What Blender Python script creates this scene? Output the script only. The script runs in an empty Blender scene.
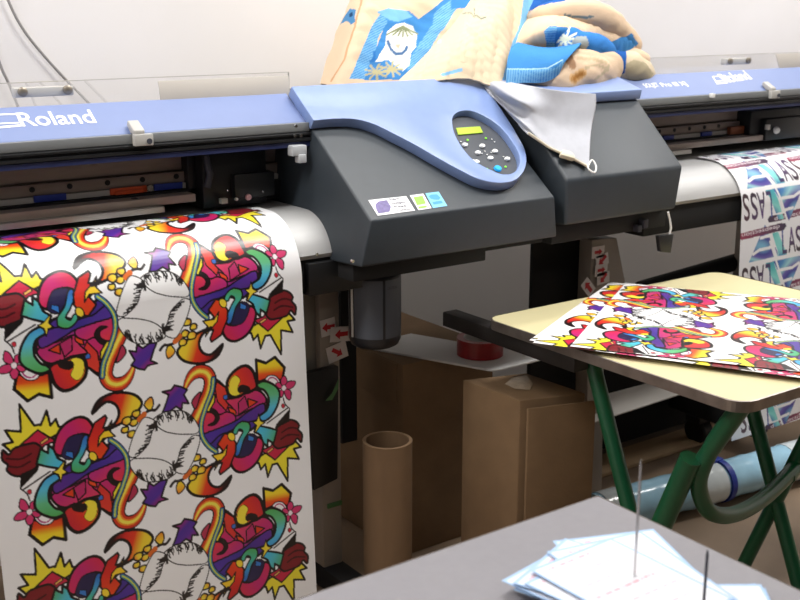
import bpy, bmesh, math, random
import numpy as np
from mathutils import Vector, Matrix
random.seed(7)
SC = bpy.context.scene
COL = SC.collection
rad = math.radians

# ---------------------------------------------------------------- camera
FPX, CZ = 1138.0, 1.45
YAW, PITCH = rad(35.83), rad(14.57)
_f = Vector((math.sin(YAW)*math.cos(PITCH), math.cos(YAW)*math.cos(PITCH), -math.sin(PITCH)))
_r = Vector((math.cos(YAW), -math.sin(YAW), 0)); _u = _r.cross(_f)
CAM = Vector((0, 0, CZ))
def ray(x, y): return _r*((x-400)/FPX) + _u*((300-y)/FPX) + _f
def at_plane(x, y, p, n):
    d = ray(x, y); n = Vector(n)
    return CAM + d*((Vector(p)-CAM).dot(n)/d.dot(n))
def at_y(x, y, Y): return at_plane(x, y, (0, Y, 0), (0, 1, 0))
def at_z(x, y, Z): return at_plane(x, y, (0, 0, Z), (0, 0, 1))
def at_x(x, y, X): return at_plane(x, y, (X, 0, 0), (1, 0, 0))
cd = bpy.data.cameras.new('camera'); co = bpy.data.objects.new('camera', cd); COL.objects.link(co)
co.location = CAM; co.rotation_euler = (rad(90)-PITCH, 0, -YAW)
cd.sensor_width = 36; cd.lens = FPX/800*36; cd.clip_start = .02
cd.dof.use_dof = True; cd.dof.focus_distance = 2.5; cd.dof.aperture_fstop = 6.3
SC.camera = co

# ---------------------------------------------------------------- materials
def lin(c):
    c = c/255.0
    return c/12.92 if c <= .04045 else ((c+.055)/1.055)**2.4
def rgb(h):
    h = h.lstrip('#'); return tuple(lin(int(h[i:i+2], 16)) for i in (0, 2, 4))
MATS = {}
def mat(name, col, rough=.5, metal=0, var=0, vscale=8, bump=0, bscale=60, trans=0, emit=None, estr=1, spec=.5, alpha=1, stretch=None):
    m = bpy.data.materials.new(name); m.use_nodes = True; nt = m.node_tree
    b = nt.nodes['Principled BSDF']; c = rgb(col)
    b.inputs['Base Color'].default_value = (*c, 1); b.inputs['Roughness'].default_value = rough
    b.inputs['Metallic'].default_value = metal; b.inputs['Specular IOR Level'].default_value = spec
    b.inputs['Transmission Weight'].default_value = trans; b.inputs['Alpha'].default_value = alpha
    if emit: b.inputs['Emission Color'].default_value = (*rgb(emit), 1); b.inputs['Emission Strength'].default_value = estr
    if var or bump:
        tc = nt.nodes.new('ShaderNodeTexCoord'); mp = nt.nodes.new('ShaderNodeMapping')
        nt.links.new(tc.outputs['Object'], mp.inputs['Vector'])
        if stretch: mp.inputs['Scale'].default_value = stretch
        if var:
            n = nt.nodes.new('ShaderNodeTexNoise'); n.inputs['Scale'].default_value = vscale; n.inputs['Detail'].default_value = 6
            cr = nt.nodes.new('ShaderNodeValToRGB'); cr.color_ramp.elements[0].position = .3; cr.color_ramp.elements[1].position = .7
            cr.color_ramp.elements[0].color = (*[v*(1-var) for v in c], 1); cr.color_ramp.elements[1].color = (*[min(1, v*(1+var)) for v in c], 1)
            nt.links.new(mp.outputs[0], n.inputs['Vector']); nt.links.new(n.outputs['Fac'], cr.inputs[0]); nt.links.new(cr.outputs[0], b.inputs['Base Color'])
        if bump:
            n2 = nt.nodes.new('ShaderNodeTexNoise'); n2.inputs['Scale'].default_value = bscale; n2.inputs['Detail'].default_value = 4
            bp = nt.nodes.new('ShaderNodeBump'); bp.inputs['Strength'].default_value = bump; bp.inputs['Distance'].default_value = .004
            nt.links.new(mp.outputs[0], n2.inputs['Vector']); nt.links.new(n2.outputs['Fac'], bp.inputs['Height']); nt.links.new(bp.outputs[0], b.inputs['Normal'])
    MATS[name] = m; return m
def vmat(name, rough=.4, bump=0, bscale=300, spec=.5):
    m = mat(name, 'ffffff', rough, bump=bump, bscale=bscale, spec=spec); nt = m.node_tree
    a = nt.nodes.new('ShaderNodeAttribute'); a.attribute_name = 'Col'
    nt.links.new(a.outputs['Color'], nt.nodes['Principled BSDF'].inputs['Base Color']); return m
M_wall = mat('wall_paint', 'e6e2df', .9, var=.03, vscale=2, bump=.05, bscale=200)
M_ceil = mat('ceiling_paint', 'ecebe6', .9)
M_floor = mat('floor_vinyl', '84705c', .55, var=.12, vscale=5, bump=.05)
M_blue = mat('cover_blue', '7c92c2', .34, var=.03, vscale=30, bump=.05, bscale=500)
M_blue2 = mat('fascia_blue', '7585b0', .5, var=.02, vscale=20)
M_dgrey = mat('housing_grey', '31383f', .46, var=.05, vscale=40, bump=.15, bscale=700)
M_grey2 = mat('strip_grey', '777a7c', .4, var=.05)
M_black = mat('black_plastic', '17181a', .42, var=.1, bump=.05)
M_matte = mat('matte_black', '121214', .8, var=.1)
M_navy = mat('navy_strip', '18214a', .5)
M_clamp = mat('clamp_beige', 'a89a90', .5, var=.05)
M_bronze = mat('rail_bronze', '8c7d74', .45, metal=.15, var=.08, vscale=20, stretch=(1, 6, 6))
M_silver = mat('platen_silver', 'b4b4b4', .5, metal=.25, var=.04, vscale=6, stretch=(1, 8, 8))
M_chrome = mat('chrome', 'c8c8c8', .2, metal=1)
M_steel = mat('edge_steel', '9a928c', .32, metal=.85, var=.2, vscale=25)
M_white = mat('white_plastic', 'e4e4e2', .45)
M_print = mat('white_print', 'f4f4f6', .6)
M_offw = mat('strip_white', 'b8b4ae', .5)
M_orange = mat('orange_plastic', 'd4501e', .5)
M_pcb = mat('circuit_green', '1d2a2c', .5, var=.3, vscale=40)
M_panel = mat('panel_dark', '474b52', .5)
M_lcd = mat('lcd_green', 'a6c43c', .35, emit='a8cc3c', estr=.35)
M_led = mat('led_green', '7dd23c', .3, emit='80e040', estr=.6)
M_pow = mat('power_blue', '28a0e0', .25, emit='2aa4ea', estr=.5)
M_btn = mat('button_white', 'eceeee', .4)
M_stk = mat('sticker_white', 'e9e9ee', .45)
M_purp = mat('sticker_purple', '6c6294', .5, var=.25, vscale=160)
M_stgr = mat('sticker_green', '8fd04a', .5)
M_stbl = mat('sticker_blue', '7cc4ec', .5)
M_stbd = mat('sticker_deep_blue', '3f98d4', .5)
M_ink = mat('print_dark', '3a3c46', .6)
M_beige = mat('post_beige', '9a9086', .5, var=.05)
M_red = mat('arrow_red', 'c0222e', .5)
M_labelw = mat('label_white', 'dcd6d6', .55)
M_card = mat('cardboard', '7c6246', .85, var=.08, vscale=14, bump=.12, bscale=120)
M_tape = mat('clear_tape', 'a99378', .25, var=.15, vscale=60)
M_tube = mat('kraft_tube', '785e44', .8, var=.08, vscale=30, stretch=(1, 1, .3))
M_board = mat('white_board', 'd8d6d4', .5, var=.02)
M_redtape = mat('red_tape', '8e1c22', .28, var=.15, vscale=50)
M_bottle = mat('bottle_plastic', '23252c', .3)
M_blabel = mat('bottle_label', '525761', .5, var=.04)
M_bcap = mat('bottle_cap', '1c1418', .45)
M_yel = mat('yellow_laminate', 'cfc69c', .42, var=.03, vscale=5)
M_green = mat('green_enamel', '135234', .28, var=.06, vscale=12)
M_dwood = mat('black_rail', '1f1b1a', .5, var=.2, vscale=30)
M_film = mat('film_blue', '9cc8e0', .18, var=.16, vscale=9, bump=.35, bscale=22)
M_filmw = mat('film_clear', 'd2dce0', .15, var=.1, vscale=14, bump=.4, bscale=25)
M_strap = mat('strap_blue', '1c3494', .45)
M_gtab = mat('grey_laminate', '87858a', .5, var=.03, vscale=60, bump=.06, bscale=300)
M_gedge = mat('grey_edging', '5f5550', .5)
M_cloth = mat('grey_fabric', 'b0b2ba', .8, var=.03, vscale=50, bump=.25, bscale=900)
M_lock = mat('cord_lock', 'd3cbb4', .5)
M_pane = mat('clear_acrylic', 'ffffff', .03, trans=1, alpha=.3)
M_pedge = mat('acrylic_edge', 'bdb8b0', .3)
M_bcard = mat('beige_card', 'b4aea6', .6, var=.02)
M_brkt = mat('bracket_grey', 'b4b2ae', .4)
M_knob = mat('knob_steel', '8d8578', .35, metal=.6)
M_wire = mat('grey_cord', '8f8b88', .6)
M_pink = mat('lens_pink', 'd8a8ae', .4)
M_paper = vmat('printed_vinyl', .32, spec=.7)
M_towel = vmat('terry_cloth', .95, bump=.5, bscale=420, spec=.1)
M_slip = vmat('slip_paper', .7)
M_plank = mat('plank', 'c2a682', .7, var=.08, vscale=12, stretch=(1, 6, 1))
M_leaf = mat('green_leaf', '4d7a4a', .5)

# ---------------------------------------------------------------- building helpers
def tag(o, label=None, cat=None, group=None, kind=None):
    if label: o['label'] = label
    if cat: o['category'] = cat
    if group: o['group'] = group
    if kind: o['kind'] = kind
    return o
def thing(name, loc, label, cat, group=None):
    o = bpy.data.objects.new(name, None); COL.objects.link(o); o.location = loc; o.empty_display_size = .05
    return tag(o, label, cat, group)
def wloc(p):
    v = Vector((0, 0, 0))
    while p is not None: v += p.location; p = p.parent
    return v
class MB:
    def __init__(s): s.bm = bmesh.new(); s.mi = 0
    def _f(s, vs):
        try: f = s.bm.faces.new(vs); f.material_index = s.mi; return f
        except ValueError: return None
    def box(s, x0, x1, y0, y1, z0, z1):
        v = [s.bm.verts.new((x, y, z)) for x in (x0, x1) for y in (y0, y1) for z in (z0, z1)]
        for q in ((0, 1, 3, 2), (4, 6, 7, 5), (0, 4, 5, 1), (2, 3, 7, 6), (0, 2, 6, 4), (1, 5, 7, 3)): s._f([v[i] for i in q])
        return s
    def loft(s, a, b, caps=True):
        va = [s.bm.verts.new(p) for p in a]; vb = [s.bm.verts.new(p) for p in b]; n = len(a)
        for i in range(n): s._f((va[i], va[(i+1) % n], vb[(i+1) % n], vb[i]))
        if caps: s._f(va[::-1]); s._f(vb)
        return s
    def prism_x(s, yz, x0, x1): return s.loft([(x0, y, z) for y, z in yz], [(x1, y, z) for y, z in yz])
    def prism_z(s, xy, z0, z1): return s.loft([(x, y, z0) for x, y in xy], [(x, y, z1) for x, y in xy])
    def slab(s, pts, d):
        d = Vector(d); return s.loft([Vector(p) for p in pts], [Vector(p)+d for p in pts])
    def bar(s, a, b, w, h, up=(0, 0, 1)):
        a, b = Vector(a), Vector(b); t = (b-a).normalized(); up = Vector(up)
        if abs(t.dot(up)) > .98: up = Vector((0, 1, 0))
        n = t.cross(up).normalized(); u = n.cross(t)
        q = [n*w/2+u*h/2, -n*w/2+u*h/2, -n*w/2-u*h/2, n*w/2-u*h/2]
        return s.loft([a+k for k in q], [b+k for k in q])
    def tube(s, pts, r, n=12, closed=False):
        pts = [Vector(p) for p in pts]; rs = r if isinstance(r, (list, tuple)) else [r]*len(pts)
        rings = []; prev = None; N = len(pts)
        for i, p in enumerate(pts):
            if closed: t = (pts[(i+1) % N]-pts[i-1]).normalized()
            else: t = (pts[min(i+1, N-1)]-pts[max(i-1, 0)]).normalized()
            if prev is None: prev = t.orthogonal().normalized()
            prev = (prev-t*prev.dot(t)).normalized(); bn = t.cross(prev)
            rings.append([s.bm.verts.new(p+(prev*math.cos(a)+bn*math.sin(a))*rs[i]) for a in [2*math.pi*k/n for k in range(n)]])
        for i in range(N if closed else N-1):
            A, B = rings[i], rings[(i+1) % N]
            for k in range(n): s._f((A[k], A[(k+1) % n], B[(k+1) % n], B[k]))
        if not closed: s._f(rings[0][::-1]); s._f(rings[-1])
        return s
    def lathe(s, prof, c, axis='z', n=32, close=True):
        c = Vector(c); rings = []
        for r, h in prof:
            ring = []
            for k in range(n):
                a = 2*math.pi*k/n; x, y = r*math.cos(a), r*math.sin(a)
                ring.append(s.bm.verts.new(c+(Vector((x, y, h)) if axis == 'z' else Vector((x, h, y)) if axis == 'y' else Vector((h, x, y)))))
            rings.append(ring)
        for A, B in zip(rings, rings[1:]):
            for k in range(n): s._f((A[k], A[(k+1) % n], B[(k+1) % n], B[k]))
        if close: s._f(rings[0][::-1]); s._f(rings[-1])
        return s
    def poly(s, pts): s._f([s.bm.verts.new(p) for p in pts]); return s
    def build(s, name, m, parent=None, bevel=0, smooth=False, seg=2, auto=None):
        bmesh.ops.recalc_face_normals(s.bm, faces=s.bm.faces)
        if bevel:
            es = [e for e in s.bm.edges if len(e.link_faces) == 2 and e.calc_face_angle(0) > .5]
            bmesh.ops.bevel(s.bm, geom=es, offset=bevel, segments=seg, affect='EDGES', profile=.5, clamp_overlap=True)
        me = bpy.data.meshes.new(name)
        if parent is not None: bmesh.ops.translate(s.bm, verts=s.bm.verts, vec=-wloc(parent))
        s.bm.to_mesh(me); s.bm.free()
        for k in (m if isinstance(m, (list, tuple)) else [m]): me.materials.append(k)
        if smooth or bevel:
            me.polygons.foreach_set('use_smooth', [True]*len(me.polygons))
            me.set_sharp_from_angle(angle=rad(auto or 40))
        o = bpy.data.objects.new(name, me); COL.objects.link(o)
        if parent is not None: o.parent = parent
        return o
def subparent(o, parent):
    return o
def catmull(p, n=6, closed=True):
    p = np.array(p, float); N = len(p); out = []
    rng = range(N) if closed else range(N-1)
    for i in rng:
        if closed: a, b, c, d = p[i-1], p[i], p[(i+1) % N], p[(i+2) % N]
        else: a, b, c, d = p[max(i-1, 0)], p[i], p[i+1], p[min(i+2, N-1)]
        for k in range(n):
            t = k/n
            out.append(.5*((2*b)+(-a+c)*t+(2*a-5*b+4*c-d)*t*t+(-a+3*b-3*c+d)*t**3))
    if not closed: out.append(p[-1])
    return np.array(out)
def text_tris(txt, align='LEFT'):
    c = bpy.data.curves.new('t', 'FONT'); c.body = txt; c.size = 1; c.align_x = align; c.offset = .012; c.resolution_u = 6
    o = bpy.data.objects.new('t', c); COL.objects.link(o)
    bpy.context.view_layer.update()
    me = bpy.data.meshes.new_from_object(o.evaluated_get(bpy.context.evaluated_depsgraph_get()))
    me.calc_loop_triangles()
    V = [v.co.copy() for v in me.vertices]; T = [tuple(t.vertices) for t in me.loop_triangles]
    bpy.data.objects.remove(o); bpy.data.curves.remove(c); bpy.data.meshes.remove(me)
    xs = [v.x for v in V]; x0, x1 = min(xs), max(xs)
    return [((v.x-x0)/(x1-x0), v.y) for v in V], T, x1-x0
def put_text(mb, txt, org, xvec, yvec, off=0):
    """text laid on a plane: xvec spans the whole word, yvec is one em high"""
    V, T, w = text_tris(txt); org, xv, yv = Vector(org), Vector(xvec), Vector(yvec)
    nrm = xv.cross(yv).normalized()*off
    vs = [mb.bm.verts.new(org+xv*x+yv*y+nrm) for x, y in V]
    for t in T: mb._f([vs[i] for i in t])

# ---------------------------------------------------------------- artwork rasters (numpy), used as the prints' own ink colours
class Art:
    def __init__(s, u0, u1, v0, v1, step):
        s.u0, s.v0, s.st = u0, v0, step
        s.w, s.h = int((u1-u0)/step)+1, int((v1-v0)/step)+1
        s.c = np.ones((s.h, s.w, 3), np.float32); s.a = np.zeros((s.h, s.w), np.float32)
    def _win(s, P, pad=0):
        x0 = max(0, int((P[:, 0].min()-pad-s.u0)/s.st)-1); x1 = min(s.w, int((P[:, 0].max()+pad-s.u0)/s.st)+2)
        y0 = max(0, int((P[:, 1].min()-pad-s.v0)/s.st)-1); y1 = min(s.h, int((P[:, 1].max()+pad-s.v0)/s.st)+2)
        if x1 <= x0 or y1 <= y0: return None
        X, Y = np.meshgrid(s.u0+np.arange(x0, x1)*s.st, s.v0+np.arange(y0, y1)*s.st)
        return (slice(y0, y1), slice(x0, x1)), X, Y
    def _paint(s, sl, m, col, X, Y):
        if callable(col): s.c[sl][m] = col(X[m], Y[m])
        else: s.c[sl][m] = col
        s.a[sl][m] = 1
    def fill(s, P, col):
        P = np.asarray(P, float); w = s._win(P)
        if not w: return
        sl, X, Y = w; m = np.zeros(X.shape, bool); N = len(P)
        for i in range(N):
            (xa, ya), (xb, yb) = P[i], P[(i+1) % N]
            if ya == yb: continue
            m ^= ((ya > Y) != (yb > Y)) & (X < (xb-xa)*(Y-ya)/(yb-ya)+xa)
        s._paint(sl, m, col, X, Y)
    def stroke(s, P, wd, col, closed=False):
        P = np.asarray(P, float); N = len(P)
        for i in range(N if closed else N-1):
            a, b = P[i], P[(i+1) % N]; r = (wd if np.isscalar(wd) else .5*(wd[i]+wd[min(i+1, N-1)]))/2
            w = s._win(np.array([a, b]), r)
            if not w: continue
            sl, X, Y = w; d = b-a; L = max(d@d, 1e-12)
            t = np.clip(((X-a[0])*d[0]+(Y-a[1])*d[1])/L, 0, 1)
            m = (X-a[0]-t*d[0])**2+(Y-a[1]-t*d[1])**2 < r*r
            s._paint(sl, m, col, X, Y)
    def sample(s, U, V):
        x = (U-s.u0)/s.st; y = (V-s.v0)/s.st
        ok = (x >= 0) & (x < s.w-1.01) & (y >= 0) & (y < s.h-1.01)
        x = np.clip(x, 0, s.w-1.01); y = np.clip(y, 0, s.h-1.01)
        i, j = x.astype(int), y.astype(int); fx, fy = x-i, y-j
        c = 0; a = 0
        for dj, wy in ((0, 1-fy), (1, fy)):
            for di, wx in ((0, 1-fx), (1, fx)):
                k = s.a[j+dj, i+di]*wy*wx; c = c+s.c[j+dj, i+di]*k[..., None]; a = a+k
        return c, a*ok
R_ = lambda h: np.array(rgb(h), np.float32)
def grad(p, q, *cols):
    p, q = np.array(p, float), np.array(q, float); d = q-p; L = d@d; cs = [R_(c) for c in cols]
    def f(X, Y):
        t = np.clip(((X-p[0])*d[0]+(Y-p[1])*d[1])/L, 0, 1)*(len(cs)-1); i = np.minimum(t.astype(int), len(cs)-2); k = (t-i)[:, None]
        A = np.array(cs); return A[i]*(1-k)+A[i+1]*k
    return f
UC, VC = .901, .557
def px2uv(P): return np.array([(lambda w: (w.x-UC, w.z-VC))(at_y(x, y, 2.1)) for x, y in P])
zA = lambda P: px2uv([(190+a/4.445, 355+b/4.445) for a, b in P])
zB = lambda P: px2uv([(110+a/4.618, 370+b/4.618) for a, b in P])
zC = lambda P: px2uv([(160+a/4.287, 350+b/4.287) for a, b in P])
OFF = zB([(240, 346)])[0]
BLK = R_('140f12')
def graffiti():
    art = Art(-.37, .37, -.21, .21, .0007)
    def both(fn):
        fn(lambda P: P-OFF); fn(lambda P: -(P-OFF))
    def shape(P, col, ow=.007, smooth=True, gp=None, conv=zA):
        def go(tr):
            Q = tr(conv(P)); Q = catmull(Q, 6) if smooth else Q
            c = grad(*tr(conv(gp)), *col) if gp else R_(col)
            art.fill(Q, c)
            if ow: art.stroke(Q, ow*.62, BLK, True)
        both(go)
    def line(P, w, col, conv=zA, smooth=True):
        def go(tr):
            Q = tr(conv(P)); art.stroke(catmull(Q, 6, False) if smooth else Q, w, R_(col))
        both(go)
    # star burst, wing, hat
    shape([(262, 470), (290, 475), (298, 502), (318, 478), (328, 534), (350, 480), (372, 476), (416, 552), (418, 452), (468, 456), (446, 412), (478, 404), (448, 370), (380, 400), (320, 430), (290, 448)], 'ecdc38', .008, False)
    shape([(300, 420), (345, 400), (370, 345), (430, 395), (362, 460), (335, 440)], 'c42246', .006, False)
    shape([(372, 322), (400, 300), (430, 285), (455, 290), (472, 308), (468, 328), (484, 348), (480, 382), (462, 366), (448, 386), (424, 398), (375, 410), (352, 385), (365, 350)], '7c1a24', .008)
    line([(395, 340), (430, 320), (462, 322)], .004, '3c0810'); line([(390, 370), (425, 350), (470, 352)], .004, '3c0810')
    shape([(434, 236), (428, 292), (366, 322), (372, 304)], '120e10', .002, False)
    shape([(288, 22), (332, 36), (372, 10), (414, 56), (402, 114), (340, 104), (292, 122)], ('f0dc32', 'eed02c', 'e0541c', 'cc2424'), .011, False, [(350, 20), (345, 112)])
    shape([(328, 108), (342, 92), (372, 92), (392, 118), (380, 135), (345, 118)], 'f0ecee', .004)
    line([(338, 112), (352, 100), (372, 104), (385, 122)], .003, 'b02878')
    # white diagonal face + black edge line
    line([(330, 300), (425, 232)], .0035, '241a1c'); line([(405, 190), (412, 215), (432, 236)], .003, '241a1c')
    shape([(396, 222), (404, 214), (412, 226), (402, 234)], 'c82038', .002)
    # flower
    for P in ([(408, 148), (395, 125), (402, 98), (418, 96), (424, 125)], [(410, 145), (428, 118), (460, 116), (455, 136), (432, 150)], [(412, 148), (440, 160), (436, 196), (420, 190), (410, 165)], [(406, 150), (404, 180), (388, 186), (384, 165)], [(406, 145), (380, 146), (372, 128), (390, 122)]):
        shape(P, 'd0386e', .004)
    shape([(400, 140), (412, 132), (420, 146), (410, 158), (400, 154)], 'f2e4ea', .002)
    # main body
    shape([(30, 305), (40, 240), (75, 190), (98, 108), (150, 145), (185, 185), (230, 175), (280, 150), (312, 168), (332, 205), (322, 252), (290, 300), (250, 332), (185, 332), (135, 372), (95, 418), (55, 385)], ('d8342c', 'cc2a5c', 'c02870', '4c2c90', '3c2a86'), .010, True, [(120, 110), (150, 400)])
    shape([(98, 108), (152, 146), (168, 205), (150, 245), (112, 205)], ('d8402c', 'd03030'), .005, False, [(100, 110), (150, 240)])
    shape([(150, 200), (190, 190), (240, 170), (275, 155), (312, 168), (326, 208), (250, 242), (195, 268), (178, 232)], ('d43a60', 'b8286e'), .006, True, [(200, 170), (250, 240)])
    shape([(205, 210), (235, 180), (250, 232), (205, 262)], 'b42a64', .005, False)
    shape([(248, 192), (290, 206), (250, 232)], 'd6401e', .005, False)
    shape([(162, 232), (192, 246), (186, 275), (155, 300), (168, 265)], 'e04a22', .005)
    shape([(38, 300), (50, 262), (88, 236), (120, 262), (152, 250), (186, 262), (188, 290), (130, 322), (60, 352)], ('e03a34', 'd0305c', 'b42a78'), .006, True, [(60, 240), (120, 330)])
    shape([(48, 252), (80, 233), (110, 248), (120, 280), (98, 308), (68, 308), (95, 290), (98, 268), (80, 254)], '1a1014', .003)
    shape([(45, 352), (120, 320), (190, 290), (240, 255), (312, 213), (322, 247), (290, 282), (230, 302), (160, 337), (120, 352), (70, 392)], ('52329a', '3a2a88', '5a2c8c'), .006, True, [(60, 370), (300, 230)])
    shape([(82, 178), (102, 174), (100, 205), (75, 248), (48, 252)], 'ecd83a', .006, False)
    shape([(140, 180), (158, 176), (156, 192), (142, 196)], '3a6cc0', .003)
    # top lobe
    shape([(156, 150), (163, 105), (200, 64), (242, 48), (272, 70), (285, 110), (288, 142), (258, 162), (235, 168), (205, 184), (170, 182)], ('ee8a24', 'd83422', 'c02634'), .012, True, [(175, 160), (270, 90)])
    shape([(164, 148), (172, 110), (195, 90), (216, 110), (205, 140), (215, 166), (195, 180), (170, 172)], 'eedc40', .002)
    shape([(203, 150), (220, 133), (252, 140), (258, 160), (235, 160), (212, 166)], '1a1014', .003)
    # crescent
    shape([(290, 130), (322, 116), (362, 130), (388, 160), (382, 212), (352, 267), (312, 292), (297, 270), (332, 240), (340, 190), (320, 155), (298, 146)], ('52a85c', '62b884', '58bcd8', '3f9cd8'), .009, True, [(330, 125), (325, 285)])
    # lower magenta crescent, dark hollow, ribbon
    shape([(165, 470), (175, 425), (192, 445), (230, 442), (265, 410), (285, 362), (312, 378), (302, 432), (270, 482), (222, 512), (185, 506)], ('d02a4a', 'c02470', 'cc2a5c'), .010, True, [(175, 490), (300, 380)])
    shape([(212, 405), (248, 348), (285, 362), (262, 425), (228, 445), (200, 442)], '26204c', .004)
    shape([(178, 348), (185, 320), (215, 294), (250, 298), (252, 332), (226, 372), (206, 432), (190, 444), (183, 420), (204, 370), (222, 336), (206, 326), (194, 346)], ('4aa864', '46b49c', '3c90d0', '2c5cb4'), .006, True, [(230, 300), (190, 440)])
    shape([(245, 350), (272, 362), (268, 378), (244, 376)], '3478c8', .003, False)
    shape([(283, 308), (340, 320), (374, 330), (357, 388), (332, 372), (330, 404), (312, 386), (300, 352), (273, 336)], ('46b8e4', '50b8c8', '52a868'), .008, False, [(280, 330), (370, 360)])
    shape([(294, 258), (300, 288), (322, 298), (302, 308), (272, 348), (284, 310), (268, 296), (286, 288)], 'ecd43c', .004, False)
    shape([(325, 425), (352, 405), (358, 412), (332, 432)], 'e8b060', .003, False)
    # red flames below
    shape([(108, 392), (140, 345), (165, 348), (190, 385), (188, 425), (172, 462), (160, 492), (118, 524), (112, 512), (128, 472), (92, 482), (110, 440), (132, 420)], ('e24a1c', 'd42c22', 'b81e28'), .007, False, [(140, 350), (130, 520)])
    shape([(158, 345), (172, 340), (186, 352), (184, 372), (168, 376), (156, 362)], 'f0d238', .004)
    shape([(82, 440), (130, 430), (152, 396), (144, 438), (116, 470), (92, 504), (104, 462)], 'f0ca30', .005, False)
    # hook with flames (lower left)
    shape([(100, 585), (112, 555), (150, 520), (200, 488), (244, 470), (205, 500), (190, 540), (205, 572), (240, 576), (288, 532), (268, 578), (228, 606), (180, 618), (128, 612)], ('f0d83a', 'eccc34', 'dc3c20', 'c82424', '2a1012'), .010, True, [(100, 570), (250, 590)], zC)
    for (x, y, k) in ((142, 458, .8), (168, 474, .7), (132, 505, .8), (160, 510, .9), (122, 540, .8)):
        shape([(x-16*k, y+14*k), (x-14*k, y-10*k), (x+4*k, y-22*k), (x+22*k, y-14*k), (x+14*k, y+8*k)], ('f0d840', 'eccc3c', 'd8481e'), .006, True, [(x-14, y+8), (x+20, y-16)], zC)
    # rainbow tail
    tail = [(338, 84), (352, 52), (374, 22), (405, 6), (440, 14), (456, 50), (444, 105), (418, 160), (385, 224)]
    for w, c in ((.031, '140f12'), (.025, 'cc3420'), (.014, 'e8882a'), (.007, 'eedc54')): line(tail, np.interp(np.linspace(0, 1, 49), [0, .35, 1], [w*.3, w, w]).tolist(), c, zB)
    rb = [(470, 40), (462, 95), (432, 170), (410, 240), (412, 300), (440, 345), (475, 372)]
    for w, c in ((.013, '140f12'), (.009, '3c5cb0'), (.006, '48a078'), (.0025, 'd8d050')): line(rb, w, c, zB)
    shape([(368, 150), (382, 122), (410, 100), (400, 140), (384, 176)], 'b03050', .005, True, None, zB)
    # leaf
    shape([(233, 100), (275, 90), (290, 70), (320, 76), (348, 90), (332, 112), (354, 152), (325, 150), (320, 182), (296, 166), (265, 188), (233, 192), (250, 150), (262, 112)], ('a02c74', '4c2c92', '5a2c94', '8c2c7c'), .007, False, [(250, 100), (320, 180)], zB)
    # small brush flame
    shape([(294, 560), (288, 530), (304, 502), (328, 525), (312, 552)], ('f0d838', 'e88428'), .005, True, [(300, 505), (304, 560)], zB)
    line([(262, 528), (280, 506), (300, 504), (330, 490)], .006, '1c1214', zB); line([(330, 485), (350, 462)], .012, 'd86a28', zB)
    # feathers round the white square
    feathers = ([(188, 236), (212, 206), (260, 188), (322, 186), (368, 212), (398, 262), (386, 288), (340, 292), (290, 290), (235, 276)], [(72, 388), (84, 330), (114, 262), (150, 216), (204, 238), (182, 282), (166, 332), (132, 372), (102, 396)])
    for P in feathers: shape(P, 'efeff0', .004, True, None, zB)
    rnd = random.Random(3)
    def hairs(path, dx, dy, n, L):
        Q = catmull(path, 8, False)
        for k in range(n):
            p = Q[rnd.randrange(len(Q))]; l = L*rnd.uniform(.4, 1.1)
            line([(p[0], p[1]), (p[0]+dx*l*.5+rnd.uniform(-6, 6), p[1]+dy*l*.5), (p[0]+dx*l+rnd.uniform(-9, 9), p[1]+dy*l)], .0022, '1c1819', zB)
    hairs([(192, 236), (214, 208), (262, 190), (322, 188), (365, 214)], .25, 1, 42, 40)
    hairs([(204, 240), (182, 284), (166, 334), (132, 374)], -1, .35, 34, 38)
    return art
ART = graffiti()

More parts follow.
